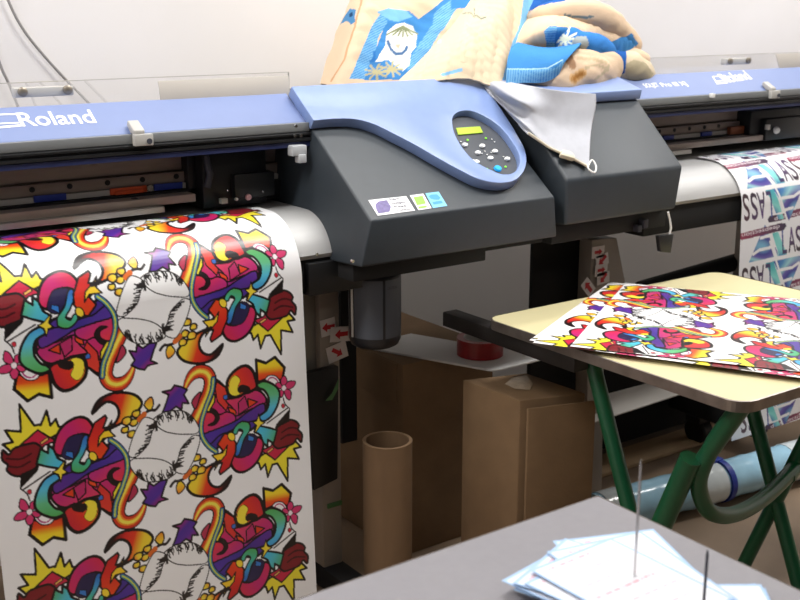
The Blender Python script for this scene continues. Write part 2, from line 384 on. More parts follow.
def hex_mix(U, V, pal, sc, seed):
    """cloudy mix of a palette over the plane (sums of sines), the marbled ink of the second print"""
    r = np.random.RandomState(seed); t = np.zeros_like(U)
    for k in range(7):
        a, b, p = r.uniform(-1, 1)*sc, r.uniform(-1, 1)*sc, r.uniform(0, 6.28); t += np.sin(a*U+b*V+p)/(1+.3*k)
    t = (t-t.min())/(t.max()-t.min()+1e-9)*(len(pal)-1) if t.size else t
    A = np.array([R_(c) for c in pal]); i = np.minimum(t.astype(int), len(pal)-2); k = (t-i)[..., None]
    return A[i]*(1-k)+A[i+1]*k
z4c = lambda P: np.array([(lambda w: (w.x, w.z))(at_y(680+a/6, 220+b/6, 2.1)) for a, b in P])
K0 = z4c([(575, 230)])[0]
SHIFT = z4c([(599, -202)])[0]-K0   # one row up
def class_print():
    art = Art(-.26, .26, -.16, .16, .0007)
    marb = lambda sd, pal=('2c50a8', '4a8cc4', '9fd4dc', '6a5cae', '3a3c98', '7ab8d8'): (lambda X, Y: hex_mix(X, Y, pal, 42, sd))
    def draw(tr, k):
        T = lambda P: tr(z4c(P)-K0)
        art.fill(T([(515, 28), (410, 258), (596, 222)]), marb(3+k))
        art.fill(T([(545, 40), (592, 215), (640, 210), (578, 36)]), marb(9+k, ('3a9ab4', '5fc4c4', '8adcd8', '3c80b8')))
        for P, w in (([(488, 108), (552, 88)], .010), ([(440, 205), (478, 178), (566, 158)], .010), ([(525, 30), (608, 330)], .008), ([(400, 262), (700, 196)], .006), ([(546, 76), (800, 26)], .005)):
            art.stroke(T(P), w, R_('f2f2f4'))
        for ch, x0, x1, c in (('L', 612, 640, ('3c58a8', '3a2c5c')), ('A', 648, 692, ('5c3c80', '2c1a2c')), ('S', 694, 730, ('4a2c5c', '241420')), ('S', 738, 772, ('4a2038', '241018'))):
            V, TT, w = text_tris(ch)
            for t in TT:
                P = []
                for i in t:
                    x = x0+(x1-x0)*V[i][0]; y = 205-(x-590)*.20-V[i][1]*(155-(x-590)*.03)/.72
                    P.append((x, y))
                art.fill(T(P), grad(*T([(x0, 60), (x0, 200)]), *c))
        # banner under the flipped row
        B = [(532, -4), (548, -28), (790, -84), (806, -70), (800, -48), (570, 12), (538, 14)]
        art.fill(T(B), grad(*T([(530, 0), (810, 0)]), '2a2444', '6c2850', 'a03050'))
        V, TT, w = text_tris('deepsection')
        for t in TT: art.fill(T([(572+216*V[i][0], 2-52*V[i][0]-V[i][1]*32) for i in t]), R_('e8dfe6'))
    draw(lambda P: P, 0); draw(lambda P: -P, 20)
    return art
CLS = class_print()
def lay(art, U, V, cells, base):
    out = np.empty(U.shape+(3,), np.float32); out[:] = R_(base)
    for du, dv in cells:
        c, a = art.sample(U-du, V-dv)
        out = out*(1-a[..., None])+c
    return out

def grid_mesh(name, P, C, m, parent=None, closed_u=False):
    """P: (rows, cols, 3) world points, C: same with colours"""
    r, c = P.shape[:2]; off = np.array(wloc(parent) if parent is not None else (0, 0, 0))
    V = (P-off).reshape(-1, 3); I = np.arange(r*c).reshape(r, c)
    F = np.stack([I[:-1, :-1], I[:-1, 1:], I[1:, 1:], I[1:, :-1]], -1).reshape(-1, 4)
    me = bpy.data.meshes.new(name); me.from_pydata(V.tolist(), [], F.tolist())
    if C is not None:
        at = me.attributes.new('Col', 'FLOAT_COLOR', 'POINT')
        at.data.foreach_set('color', np.concatenate([C.reshape(-1, 3), np.ones((r*c, 1))], 1).astype(np.float32).ravel())
    me.polygons.foreach_set('use_smooth', [True]*len(me.polygons)); me.materials.append(m)
    o = bpy.data.objects.new(name, me); COL.objects.link(o)
    if parent is not None: o.parent = parent
    return o
def arc(cy, cz, r, a0, a1, n): return [(cy+r*math.cos(rad(a0+(a1-a0)*k/n)), cz+r*math.sin(rad(a0+(a1-a0)*k/n))) for k in range(n+1)]
def hanging_print(name, x0, x1, bottom, art, base, label, group=None, zrow=None, step=.0017, cells=None, uc=0, y_end=2.065):
    prof = [(2.30, .997)]+arc(2.24, .862, .135, 90, 180, 24)+[(y_end, bottom)]
    prof = np.array(prof); d = np.r_[0, np.cumsum(np.hypot(*np.diff(prof, axis=0).T))]
    S = np.linspace(0, d[-1], int(d[-1]/step)); py = np.interp(S, d, prof[:, 0]); pz = np.interp(S, d, prof[:, 1])
    sv = bottom+(d[-1]-S)          # unrolled height above the lower end
    X = np.linspace(x0, x1, int((x1-x0)/step))
    P = np.zeros((len(S), len(X), 3)); P[..., 0] = X; P[..., 1] = py[:, None]+.004*np.sin(X*5+1)*np.linspace(0, 1, len(S))[:, None]; P[..., 2] = pz[:, None]
    U, V = np.meshgrid(X, sv)
    C = lay(art, U-uc, V, cells, base)
    o = grid_mesh(name, P, C, M_paper); tag(o, label, 'print', group); return o

# ---------------------------------------------------------------- room
def struct(name, x0, x1, y0, y1, z0, z1, m, label):
    o = MB().box(x0, x1, y0, y1, z0, z1).build(name, m); tag(o, label, None, None, 'structure'); return o
RX0, RX1, RY0, RY1, RZ = -1.6, 5.6, -2.6, 2.86, 2.7
struct('floor', RX0, RX1, RY0, RY1, -.1, 0, M_floor, 'brown vinyl floor under the printers and tables')
struct('ceiling', RX0, RX1, RY0, RY1, RZ, RZ+.1, M_ceil, 'white ceiling of the print room')
struct('wall_back', RX0-.1, RX1+.1, RY1, RY1+.1, -.1, RZ+.1, M_wall, 'plain off-white wall behind the printers')
struct('wall_left', RX0-.1, RX0, RY0, RY1, -.1, RZ+.1, M_wall, 'off-white wall at the left end')
struct('wall_right', RX1, RX1+.1, RY0, RY1, -.1, RZ+.1, M_wall, 'off-white wall at the right end')
struct('wall_front', RX0-.1, RX1+.1, RY0-.1, RY0, -.1, RZ+.1, mat('low_bounce_wall', '4a4642', .9), 'unseen wall behind the viewer, darkened to cut bounce light')  # out of view; dark tone added to reduce bounce and raise contrast

# ---------------------------------------------------------------- printers
SL = .75
def P1(x, y, off=0):  # point on the sloping top of the first printer's control housing
    n = Vector((0, -SL, 1)).normalized(); return at_plane(x, y, Vector((0, 2.0, .997))+n*off, n)
N1 = Vector((0, -SL, 1)).normalized()
FN = Vector((0, -.0585, .09)).normalized()
def PF(x, y, off=0): return at_plane(x, y, Vector((0, 2.25, 1.1905))+FN*off, FN)
def cover_set(root, xa, xb, clips, holes, second):
    cov = MB().prism_x([(2.25, 1.1905), (2.338, 1.248), (2.348, 1.248), (2.62, 1.168), (2.62, 1.148), (2.352, 1.21), (2.26, 1.168), (2.25, 1.168)], xa, xb).build('top_cover', M_blue2, root, .002)
    MB().box(xa, xb, 2.238, 2.252, 1.1695, 1.1895).build('cover_trim', M_grey2, root, .002)
    lip = MB()
    lip.prism_x([(2.240, 1.169), (2.234, 1.166), (2.234, 1.162), (2.242, 1.160), (2.242, 1.157), (2.233, 1.155), (2.233, 1.149), (2.245, 1.1475), (2.30, 1.1475), (2.30, 1.169)], xa, xb)
    lip.build('front_lip', M_black, root)
    MB().box(xa, xb, 2.236, 2.30, 1.136, 1.147).build('lip_edge', M_navy, root)
    for cx in clips:
        c = MB(); c.box(cx-.020, cx+.022, 2.224, 2.238, 1.166, 1.190); c.prism_x([(2.230, 1.189), (2.230, 1.198), (2.262, 1.2165), (2.268, 1.207), (2.25, 1.191)], cx-.018, cx+.006)
        cl = c.build('cover_clip', M_brkt, root, .002)
        MB().lathe([(.006, 0), (.006, .002)], (cx+.012, 2.2215, 1.175), 'y', 14).build('screw', M_ink, cl)
    MB().box(xa, xb, 2.56, 2.61, .90, 1.125).build('rear_frame', M_matte, root)
    MB().prism_x([(2.39, 1.14), (2.56, 1.14), (2.56, 1.0), (2.39, 1.0845)], xa, xb).build('rail_beam', M_bronze, root, .002)
    rail = MB().box(xa, xb, 2.378, 2.41, 1.058, 1.083).build('guide_rail', M_bronze, root, .002)
    for hx in holes: MB().lathe([(.006, 0), (.006, .002)], (hx, 2.3755, 1.0725), 'y', 14).build('rail_hole', M_matte, rail)
    MB().box(xa, xb, 2.372, 2.40, 1.045, 1.057).build('encoder_strip', M_offw, root)
    MB().box(xa, xb, 2.36, 2.40, 1.026, 1.044).build('belt_channel', M_matte, root)
    xc = at_y(690, 145, 2.31).x if second else at_y(163, 205, 2.31).x; xk = xb if second else at_y(196, 200, 2.32).x
    MB().box(xa, xk, 2.32, 2.50, 1.021, 1.0385).build('media_clamp', M_clamp, root, .002)
    MB().box(xa, xc, 2.302, 2.36, 1.008, 1.0205).build('clamp_edge', M_offw, root, .001)
    pl = [(2.54, .965), (2.54, .991)]+arc(2.24, .861, .130, 90, 158, 14)+[(2.124, .900), (2.15, .90), (2.2, .95)]
    MB().prism_x(pl, xa, xb).build('platen', M_silver, root, smooth=True, auto=25)
    MB().box(xa, xb, 2.128, 2.20, .822, .899).build('front_beam', M_matte, root, .003)
    return cov
pr1 = thing('wide_format_printer', (1.2, 2.4, 0), 'left wide printer with blue control panel cover and cartoon print coming out', 'printer', 'wide format printers along the wall')
cov = cover_set(pr1, -1.1, 1.362, [at_y(141, 131, 2.236).x], [at_y(x, 188, 2.376).x for x in (32, 70, 108, 143, 177)], False)
# lettering + emblem on the fascia
def fascia_word(txt, a, b, cap, parent, off=.0008):
    A, B, T = PF(*a, off), PF(*b, off), PF(*cap, off); mb = MB(); yv = (T-A)/.72
    put_text(mb, txt, A, B-A, Vector((0, .8384, .545))*yv.length); return mb
mb = fascia_word('Roland', (22, 126.2), (97, 122.5), (22, 112.6), cov); mb.build('lettering', M_print, cov)
def emblem(parent, quads):
    mb = MB()
    for q in quads: mb.poly([PF(x, y, .0008) for x, y in q])
    mb.build('emblem', M_print, parent)
e5 = lambda P: [(a/5, 90+b/5) for a, b in P]
emblem(cov, [e5(q) for q in ([(-90, 121), (92, 117), (94, 124), (-90, 128)], [(82, 124), (94, 122), (111, 164), (98, 165)], [(-90, 169), (99, 160), (102, 166), (-90, 175)], [(-90, 189), (113, 171), (116, 181), (-90, 199)])])
# latch at the right end of the cover
lt = at_y(298, 158, 2.24)
l_ = MB(); l_.box(lt.x-.028, lt.x+.010, 2.215, 2.24, 1.118, 1.142); l_.box(lt.x-.014, lt.x+.006, 2.210, 2.232, 1.102, 1.122); l_.build('latch', mat('latch_clear', 'b9bcc0', .25), pr1, .003)
for (sx, sy) in ((296, 126), (295, 136), (301, 136)):
    p = at_y(sx, sy, 2.226); MB().lathe([(.004, 0), (.0035, -.004)], (p.x, 2.2285, p.z), 'y', 12).build('screw', M_chrome, pr1)
# encoder-strip colours and carriage
for (a, b, m_, n) in ((33, 65, M_strap, 'blue_marker'), (110, 146, M_orange, 'orange_marker'), (154, 182, M_strap, 'blue_marker')):
    xa, xb = at_y(a, 190, 2.370).x, at_y(b, 184, 2.370).x
    mk = MB(); mk.box(xa, xb, 2.366, 2.373, 1.046, 1.060)
    if m_ is M_orange: mk.box(xa+.01, xb-.01, 2.360, 2.372, 1.046, 1.054)
    mk.build(n, m_, pr1, .001)
p = at_y(149, 188, 2.366); MB().lathe([(.008, 0), (.007, -.006)], (p.x, 2.366, p.z), 'y', 16).build('spring_hook', M_chrome, pr1)
p = at_y(134, 197, 2.34); MB().box(p.x-.006, p.x+.006, 2.332, 2.345, 1.012, 1.040).build('strip_bracket', M_ink, pr1)
car = MB(); xa, xb = at_y(202, 185, 2.33).x, at_y(266, 185, 2.33).x
car.box(xa, xb, 2.325, 2.50, 1.0, 1.125); car.box(xb-.01, xb+.06, 2.36, 2.46, 1.0, 1.03); car.box(xa-.02, xa+.004, 2.36, 2.48, 1.03, 1.12); car.box(xa+.07, xb+.01, 2.305, 2.34, 1.018, 1.075)
car = car.build('print_carriage', M_black, pr1, .004)
for (sx, sy, r, m_) in ((248, 197, .0075, M_pink), (236, 199, .004, M_white), (262, 191, .003, M_chrome), (227, 190, .003, M_chrome)):
    p = at_y(sx, sy, 2.304); MB().lathe([(r, 0), (r*.9, -.005), (.0005, -.007)], (p.x, 2.304, p.z), 'y', 16).build('carriage_button', m_, car)
p = at_y(224, 201, 2.30); MB().box(p.x-.008, p.x+.008, 2.296, 2.31, p.z-.006, p.z+.006).build('carriage_tab', M_offw, car, .001)
p = at_y(204, 170, 2.34); MB().tube([(p.x, 2.33, 1.12), (p.x+.004, 2.318, 1.08), (p.x-.004, 2.32, 1.05)], .008, 10).build('carriage_hose', M_ink, car, smooth=True)
pc = MB(); xa = at_y(266, 190, 2.43).x; pc.box(xa, 1.362, 2.43, 2.44, 1.02, 1.11); pc = pc.build('circuit_plate', M_pcb, pr1)
for (sx, sy, m_) in ((267, 176, M_led), (292, 185, M_redtape)):
    p = at_y(sx, sy, 2.427); MB().box(p.x-.006, p.x+.006, 2.424, 2.43, p.z-.005, p.z+.005).build('indicator', m_, pc)
# control housing
top_y = 2.32
prof = [(2.0, .897), (2.0, .997), (2.32, .997+SL*.32), (2.62, .997+SL*.32), (2.62, .90), (2.20, .885)]
MB().loft([(1.340 if z < .95 else 1.367, y, z) for y, z in prof], [(1.920 if z < .95 else 1.908, y, z) for y, z in prof]).build('control_housing', M_dgrey, pr1, .005, seg=3)
ubm = MB(); ubm.box(1.352, 1.735, 2.05, 2.16, .852, .896); ubm.box(1.735, 1.93, 2.06, 2.16, .872, .896); ubm.build('under_beam', M_matte, pr1, .003)
MB().box(1.275, 1.42, 2.112, 2.16, .818, .893).build('beam_bracket', M_black, pr1, .003)
for (sx, sy) in ((352, 261), (332, 252), (316, 254)):
    yy = 2.122 if sx < 345 else 2.0
    p = at_y(sx, sy, yy); MB().lathe([(.0045, 0), (.0035, -.005)], (p.x, yy, p.z), 'y', 12).build('screw', M_chrome, pr1)
# blue swoosh cover with an oval opening
def plate_with_hole(outer, inner, d, name, m, parent):
    bm = bmesh.new()
    loops = []
    for L in (outer, inner):
        vs = [bm.verts.new(p) for p in L]; loops.append(vs)
        for i in range(len(vs)): bm.edges.new((vs[i], vs[(i+1) % len(vs)]))
    bmesh.ops.triangle_fill(bm, edges=bm.edges[:], use_beauty=True, use_dissolve=False, normal=N1)
    ex = bmesh.ops.extrude_face_region(bm, geom=bm.faces[:])
    bmesh.ops.translate(bm, verts=[e for e in ex['geom'] if isinstance(e, bmesh.types.BMVert)], vec=Vector(d))
    o = MB(); o.bm.free(); o.bm = bm
    return o.build(name, m, parent, .004, seg=2)
z1 = lambda a, b: (280+a/2.667, 60+b/2.667)
sw = [(30, 70), (60, 116), (90, 161), (120, 158), (150, 156), (200, 157), (250, 170), (300, 194), (360, 225), (420, 260), (480, 293), (530, 317), (580, 327), (622, 322), (648, 300), (658, 268), (650, 230), (622, 180), (590, 130), (562, 90), (545, 68), (528, 50), (512, 44)]
outer = [P1(*z1(a, b), .028) for a, b in sw[:3]]+[P1(*z1(a, b), .028) for a, b in catmull(sw[2:-1], 4, False)[1:]]+[P1(*z1(*sw[-1]), .028)]
z2 = lambda a, b: (430+a/6.667, 100+b/6.667)
ov = [(150, 130), (165, 95), (205, 73), (270, 70), (340, 95), (420, 140), (490, 200), (550, 280), (590, 350), (602, 410), (580, 462), (540, 490), (480, 492), (420, 470), (340, 430), (270, 380), (200, 290), (160, 205)]
inner = [P1(*z2(a, b), .028) for a, b in catmull(ov, 3)]
sc_ = plate_with_hole(outer, inner, -N1*.0275, 'control_cover', M_blue, pr1)
cpn = MB(); cpn.slab([p-N1*.0195+(p-sum(inner, Vector())/len(inner))*.06 for p in inner], -N1*.004); cpn = cpn.build('control_panel', M_panel, pr1)
PP = lambda a, b, off=.010: P1(*z2(a, b), off)
MB().slab([PP(*q) for q in ((172, 190), (330, 180), (352, 220), (188, 234))], N1*.002).build('display', M_lcd, cpn)
def ell(c, rx, ry, h, name, m, parent, n=20):
    c = Vector(c); X = Vector((1, 0, 0)); Y = N1.cross(X)
    b = MB(); b.loft([c+X*rx*math.cos(2*math.pi*k/n)+Y*ry*math.sin(2*math.pi*k/n) for k in range(n)], [c+N1*h+X*rx*.85*math.cos(2*math.pi*k/n)+Y*ry*.85*math.sin(2*math.pi*k/n) for k in range(n)])
    return b.build(name, m, parent)
for q in ((232, 302), (347, 309), (318, 354), (432, 344), (402, 390), (310, 415), (514, 395)): ell(PP(*q), .0085, .0062, .004, 'panel_button', M_btn, cpn)
tag(ell(PP(450, 460), .0105, .0095, .005, 'power_button', M_pow, cpn), 'lit blue power button')
for q in ((250, 268), (372, 256), (380, 462), (503, 447)): ell(PP(*q), .003, .003, .002, 'indicator_light', M_led, cpn)
for q in ((365, 342), (380, 364), (407, 350), (345, 357), (430, 280), (412, 262), (205, 278), (290, 400), (490, 378)): ell(PP(*q), .0022, .0018, .001, 'panel_mark', M_btn, cpn)
# stickers
z3 = lambda a, b, off=.0006: P1(360+a/7.27, 170+b/7.27, off)
def sticker(quad, m, extras, name):
    b = MB(); b.slab([z3(*q) for q in quad], N1*.0004); mats = [m]
    for kind, data, mm in extras:
        mats.append(mm); b.mi = len(mats)-1
        if kind == 'q': b.poly([z3(*q, .0014) for q in data])
        else:
            t, a, c, h = data; A, B = z3(*a, .0014), z3(*c, .0014); put_text(b, t, A, B-A, (z3(*h, .0014)-A)/.72)
    return b.build(name, mats, pr1)
sticker([(60, 220), (335, 190), (400, 295), (128, 333)], M_stk, [('q', [(112, 250), (135, 228), (195, 218), (225, 268), (215, 303), (135, 316), (118, 285)], M_purp)]+[('t', (t, (218+18*i-i, 222+26*i), (285+26*i+(20 if i == 1 else 0), 213+26*i), (210+18*i, 206+26*i)), M_ink) for i, t in enumerate(('Roland', 'Intelligent', 'Pass', 'Control'))], 'maker_sticker')
sticker([(362, 185), (460, 172), (520, 278), (425, 293)], M_stk, [('q', [(388, 197), (455, 187), (480, 243), (415, 256)], M_stgr), ('q', [(422, 266), (482, 257), (490, 270), (430, 281)], M_stgr)], 'green_sticker')
sticker([(475, 170), (572, 158), (635, 262), (530, 277)], M_stbl, [('q', [(498, 190), (520, 178), (560, 176), (585, 200), (575, 216), (540, 214), (515, 208)], M_stbd), ('q', [(525, 232), (592, 222), (602, 240), (536, 250)], M_stbd)], 'energy_sticker')
# stand of the first printer
def arrow_label(parent, px, py, Y, w, h, rot, aw, ang=0, name='arrow_label'):
    c = at_y(px, py, Y); X = Vector((math.cos(rad(rot)), 0, math.sin(rad(rot)))); Z = Vector((-math.sin(rad(rot)), 0, math.cos(rad(rot))))
    b = MB(); b.slab([c+X*(sx*w/2)+Z*(sz*h/2) for sx, sz in ((-1, -1), (1, -1), (1, 1), (-1, 1))], (0, -.0012, 0)); b.mi = 1
    A = Vector((math.cos(rad(ang)), 0, math.sin(rad(ang)))); B = Vector((-math.sin(rad(ang)), 0, math.cos(rad(ang)))); o = c+Vector((0, -.002, 0))
    b.poly([o+A*(aw*x)+B*(aw*y) for x, y in ((-.5, 0), (-.1, .34), (-.1, .15), (.5, .15), (.5, -.15), (-.1, -.15), (-.1, -.34))])
    return b.build(name, [M_labelw, M_red], parent)
lg = MB(); lg.box(1.386, 1.442, 2.25, 2.31, .03, .835); lg = lg.build('stand_leg', M_beige, pr1, .003)
c0, c1 = at_y(305, 300, 2.262), at_y(322, 300, 2.262)
MB().box(c0.x-.01, c1.x+.012, 2.27, 2.33, .56, .835).build('leg_plate', mat('plate_grey', '8d8a84', .3, metal=.3, var=.1, vscale=4), lg)
a, b_, c_, d_ = [at_y(x, y, 2.225) for x, y in ((306, 374), (339, 366), (338, 479), (314, 491))]
MB().slab([a, b_, c_, d_], (0, .022, 0)).build('cable_box', M_black, lg, .003)
p = at_y(341, 340, 2.36)
MB().box(p.x, p.x+.048, 2.36, 2.44, .33, .835).build('cable_duct', M_matte, pr1, .002)
for (x, y, w, h, r_, aw, an) in ((328, 327, .034, .034, 6, .036, 0), (341, 334, .050, .030, -6, .038, -3), (337, 352, .046, .034, 12, .034, 150)): arrow_label(lg, x, y, 2.2485-.003*(x == 341), w*1.25, h*1.25, r_, aw, an)
p = at_y(333, 391, 2.215); MB().slab([p+Vector(q) for q in ((-.022, 0, -.02), (-.004, 0, -.006), (.016, 0, .028), (.014, 0, .004), (-.004, 0, -.022))], (0, -.002, 0)).build('tie', M_leaf, lg)
p = at_y(333, 505, 2.248); MB().box(1.398, 1.44, 2.245, 2.25, p.z-.005, p.z+.006).build('green_tag', M_leaf, lg)
for x in (-.9,): MB().box(x, x+.06, 2.25, 2.31, .03, .835).build('stand_leg', M_beige, pr1, .003)
for x in (-.9, 1.382): MB().box(x, x+.064, 2.05, 2.62, 0, .06).build('stand_foot', M_matte, pr1, .004)

# second printer
pr2 = thing('wide_format_printer', (3.2, 2.4, 0), 'second blue and grey wide printer to the right, feeding out the purple lettered print', 'printer', 'wide format printers along the wall')
cov2 = cover_set(pr2, 2.372, 4.3, [at_y(773, 92, 2.236).x], [at_y(x, 125, 2.376).x for x in (660, 675, 690, 705, 719)], True)
fascia_word('Roland', (726, 83), (752.5, 78.8), (726, 76.2), cov2).build('lettering', M_print, cov2)
e8 = lambda P: [(700+a/7.5, 60+b/7.5) for a, b in P]
emblem(cov2, [e8(q) for q in ([(90, 122), (185, 113), (186, 119), (92, 128)], [(90, 122), (98, 121), (128, 168), (118, 169)], [(182, 116), (192, 115), (212, 158), (204, 159)], [(110, 157), (200, 149), (203, 154), (112, 162)], [(120, 170), (206, 162), (210, 174), (126, 182)])])
b2 = fascia_word('SOLJET', (646, 87.6), (660, 86.6), (646, 84.4), cov2); b2.build('model_lettering', M_print, cov2)
b2 = fascia_word('Pro III XJ', (663, 86.8), (688, 85.2), (663, 83.6), cov2); b2.build('model_lettering', M_print, cov2)
for (a, b) in ((702, 712), (664, 674)): 
    p = at_y((a+b)/2, 127.5, 2.368); MB().box(p.x-.025, p.x+.025, 2.366, 2.373, 1.046, 1.059).build('blue_marker', M_strap, pr2, .001)
p = at_y(738, 125, 2.362); MB().box(p.x-.04, p.x+.035, 2.358, 2.373, 1.044, 1.068).build('orange_marker', mat('brown_marker', '8a4a2a', .5), pr2, .001)
p = at_y(712, 95.5, 2.23); MB().box(p.x-.006, p.x+.006, 2.222, 2.236, p.z-.006, p.z+.006).build('cover_tab', M_white, pr2, .001)
cr = MB(); xa = at_y(752, 122, 2.33).x; cr.box(xa, xa+.4, 2.335, 2.50, 1.03, 1.118); cr.box(xa+.05, xa+.3, 2.31, 2.34, 1.02, 1.09); cr = cr.build('print_carriage', M_black, pr2, .004)
p = at_y(774, 130, 2.31); MB().lathe([(.010, 0), (.012, -.006), (.008, -.014), (.001, -.016)], (p.x, 2.306, p.z), 'y', 16).build('carriage_button', M_white, cr, smooth=True)
p = at_y(767, 127, 2.31); MB().box(p.x-.008, p.x+.004, 2.30, 2.312, p.z-.008, p.z+.008).build('carriage_tab', M_offw, cr)
S2 = .95
def P2(x, y, off=0):
    n = Vector((0, -S2, 1)).normalized(); return at_plane(x, y, Vector((0, 2.0, 1.034))+n*off, n)
N2 = Vector((0, -S2, 1)).normalized()
prof2 = [(2.0, .922), (2.0, 1.034), (2.172, 1.034+S2*.172), (2.30, 1.245), (2.62, 1.245), (2.62, .90), (2.2, .90)]
MB().loft([(1.948, y, z) for y, z in prof2], [(2.372 if z > .93 else 2.352, y, z) for y, z in prof2]).build('end_housing', M_dgrey, pr2, .009, seg=3)
MB().prism_x([(2.166, 1.199), (2.160, 1.226), (2.29, 1.268), (2.62, 1.268), (2.62, 1.2), (2.3, 1.2)], 1.95, 2.374).build('housing_cap', M_blue, pr2, .004)
ub = MB(); ub.box(1.94, 2.36, 2.04, 2.16, .868, .916); ub = ub.build('under_beam', M_matte, pr2, .003)
for (sx, sy, s) in ((642, 223, .009), (636, 228, .007)):
    p = at_y(sx, sy, 2.035); MB().box(p.x-s, p.x+s, 2.02, 2.04, p.z-s*1.3, p.z+s*1.3).build('beam_screw', M_ink, ub, .002)
q0, q1 = at_y(532, 300, 2.33), at_y(592, 300, 2.33)
MB().box(q0.x, q1.x, 2.33, 2.345, .30, .87).build('leg_panel', M_matte, pr2, .003)
g0 = at_y(604, 270, 2.25)
s2 = MB(); s2.slab([at_y(x, y, 2.25) for x, y in ((592, 240), (617, 238), (626, 285), (640, 330), (640, 343), (604, 362), (602, 500), (586, 500), (588, 330))], (0, .05, 0)); s2 = s2.build('stand_leg', M_beige, pr2, .003)
for (x, y, w, h, r_, aw, an) in ((598, 252, .05, .034, 0, .03, 180), (602, 260, .05, .034, 10, .036, 40), (601, 270, .05, .034, 0, .03, 180), (603, 278, .05, .034, 4, .034, 45), (588, 287, .052, .034, -48, .040, -48)): arrow_label(s2, x, y, 2.246-.0015*(y % 4), w, h, r_, aw, an)
MB().box(3.04, 3.10, 2.27, 2.33, .03, .83).build('stand_leg', M_beige, pr2, .003)
MB().box(4.0, 4.06, 2.27, 2.33, .03, .83).build('stand_leg', M_beige, pr2, .003)
for x in (2.93, 3.99): MB().box(x, x+.08, 2.12, 2.62, .10, .165).build('stand_foot', M_matte, pr2, .004)
cx = at_z(694, 443, 0)
for y in (2.36,):
    w_ = MB(); w_.lathe([(.040, -.024), (.046, -.018), (.046, .018), (.040, .024)], (2.96, y, .046), 'x', 24); w_ = w_.build('caster', M_black, pr2, smooth=True)
    MB().box(2.925, 2.995, y-.03, y+.03, .078, .102).build('caster_mount', M_black, w_, .003)
MB().box(2.05, 4.0, 2.47, 2.54, .02, .30).build('cross_beam', M_matte, pr2, .004)
MB().slab([at_y(x, y, Y) for x, y, Y in ((590, 423, 2.20), (712, 383, 2.20), (712, 366, 2.38), (590, 398, 2.38))], (0, .0, -.006)).build('catch_tray', M_offw, pr2, .002)
tb = MB(); tb.tube([at_y(640, 290, 2.34), at_y(790, 246, 2.34)], .028, 14); tb.build('take_up_bar', M_matte, pr2, smooth=True)

# ---------------------------------------------------------------- prints hanging out of the printers
x_r = 1.254
hanging_print('printed_vinyl_sheet', .548, x_r, .06, ART, 'f1f1f3', 'long white print with repeating rainbow cartoon graffiti hanging out of the left printer', cells=[(0, VC+.001+k*.2965) for k in range(-2, 5)], uc=UC+.002)
xl = at_y(737.5, 205, 2.122).x
cells = [(K0[0]+SHIFT[0]*j+.315*i, K0[1]+SHIFT[1]*j) for j in range(-4, 4) for i in range(-1, 4) if K0[0]+SHIFT[0]*j+.315*i > K0[0]-.06]
hanging_print('printed_vinyl_sheet', xl, xl+.62, at_y(775, 428, 2.07).z, CLS, 'f0f0f4', 'white print with purple and blue lettered triangles hanging out of the right printer', cells=cells, step=.002, y_end=2.075)

# ---------------------------------------------------------------- wall side: clear guards, card, handles, cords
def guard(x0, x1, z1, label):
    g = thing('clear_guard', ((x0+x1)/2, 2.44, 1.219), label, 'guard', 'clear guards on the printers')
    MB().box(x0, x1, 2.438, 2.441, 1.2225, z1).build('clear_panel', M_pane, g)
    e = MB(); e.box(x0, x1, 2.4375, 2.4415, z1, z1+.002); e.box(x1, x1+.002, 2.4375, 2.4415, 1.2225, z1+.002); e.build('panel_edge', M_pedge, g)
    return g
gz = at_y(200, 76, 2.44).z
G1 = guard(-.6, at_y(288, 73, 2.44).x, gz, 'clear acrylic guard with grey handle standing on the left printer cover')
def handle(G, a, b):
    A, B = at_y(*a, 2.43), at_y(*b, 2.43); zc = (A.z+B.z)/2
    h = MB(); h.box(A.x, B.x, 2.412, 2.437, zc-.010, zc+.010); h = h.build('handle', M_brkt, G, .003)
    for k in (.12, .88): MB().lathe([(.010, 0), (.010, -.006), (.006, -.009)], (A.x+(B.x-A.x)*k, 2.411, zc+.002), 'y', 16).build('knob', M_knob, h, smooth=True)
handle(G1, (12, 92.5), (71, 90))
G2 = guard(2.70, 4.0, gz, 'clear acrylic guard standing on the right printer cover')
handle(G2, (722, 62), (746, 60.5))
def card(pts, Y, lab):
    b = MB(); b.slab([at_y(x, y, Y) for x, y in pts], (0, .004, 0)); o = b.build('plastic_card', M_bcard, None, .001); tag(o, lab, 'card', 'beige cards on the printer covers'); return o
# cards rest on the sloping fascia tops
def lean_card(pts, lab):
    n = Vector((0, -.97, .24)); b = MB(); p0 = (0, 2.341, 1.249)
    b.slab([at_plane(x, y, p0, n) for x, y in pts], n*-.003); o = b.build('plastic_card', M_bcard, None, .001); tag(o, lab, 'card', 'beige cards on the printer covers')
lean_card([(161, 102), (290, 95.3), (288.5, 75.5), (158, 81)], 'beige plastic card leaning on the left printer beside the dark control housing')
lean_card([(780, 69), (815, 66.5), (815, 52), (776, 54)], 'pale plastic card leaning on the right printer at the frame edge')
def cord(pts, r, label):
    Q = catmull(pts, 8, False); b = MB(); b.tube([Vector(q) for q in Q], r, 8); o = b.build('wall_cable', M_wire, None, smooth=True); tag(o, label, 'cord', 'cords on the wall'); return o
cord([at_y(x, y, 2.845) for x, y in ((-2, -30), (8, 0), (25, 32), (55, 68), (88, 102), (110, 125))], .0035, 'thin grey cord running down the wall towards the right, longer of two')
cord([at_y(x, y, 2.845) for x, y in ((-14, 20), (0, 64), (8, 82), (17, 104), (24, 125))], .0035, 'thin grey cord at the left frame edge, shorter of two')

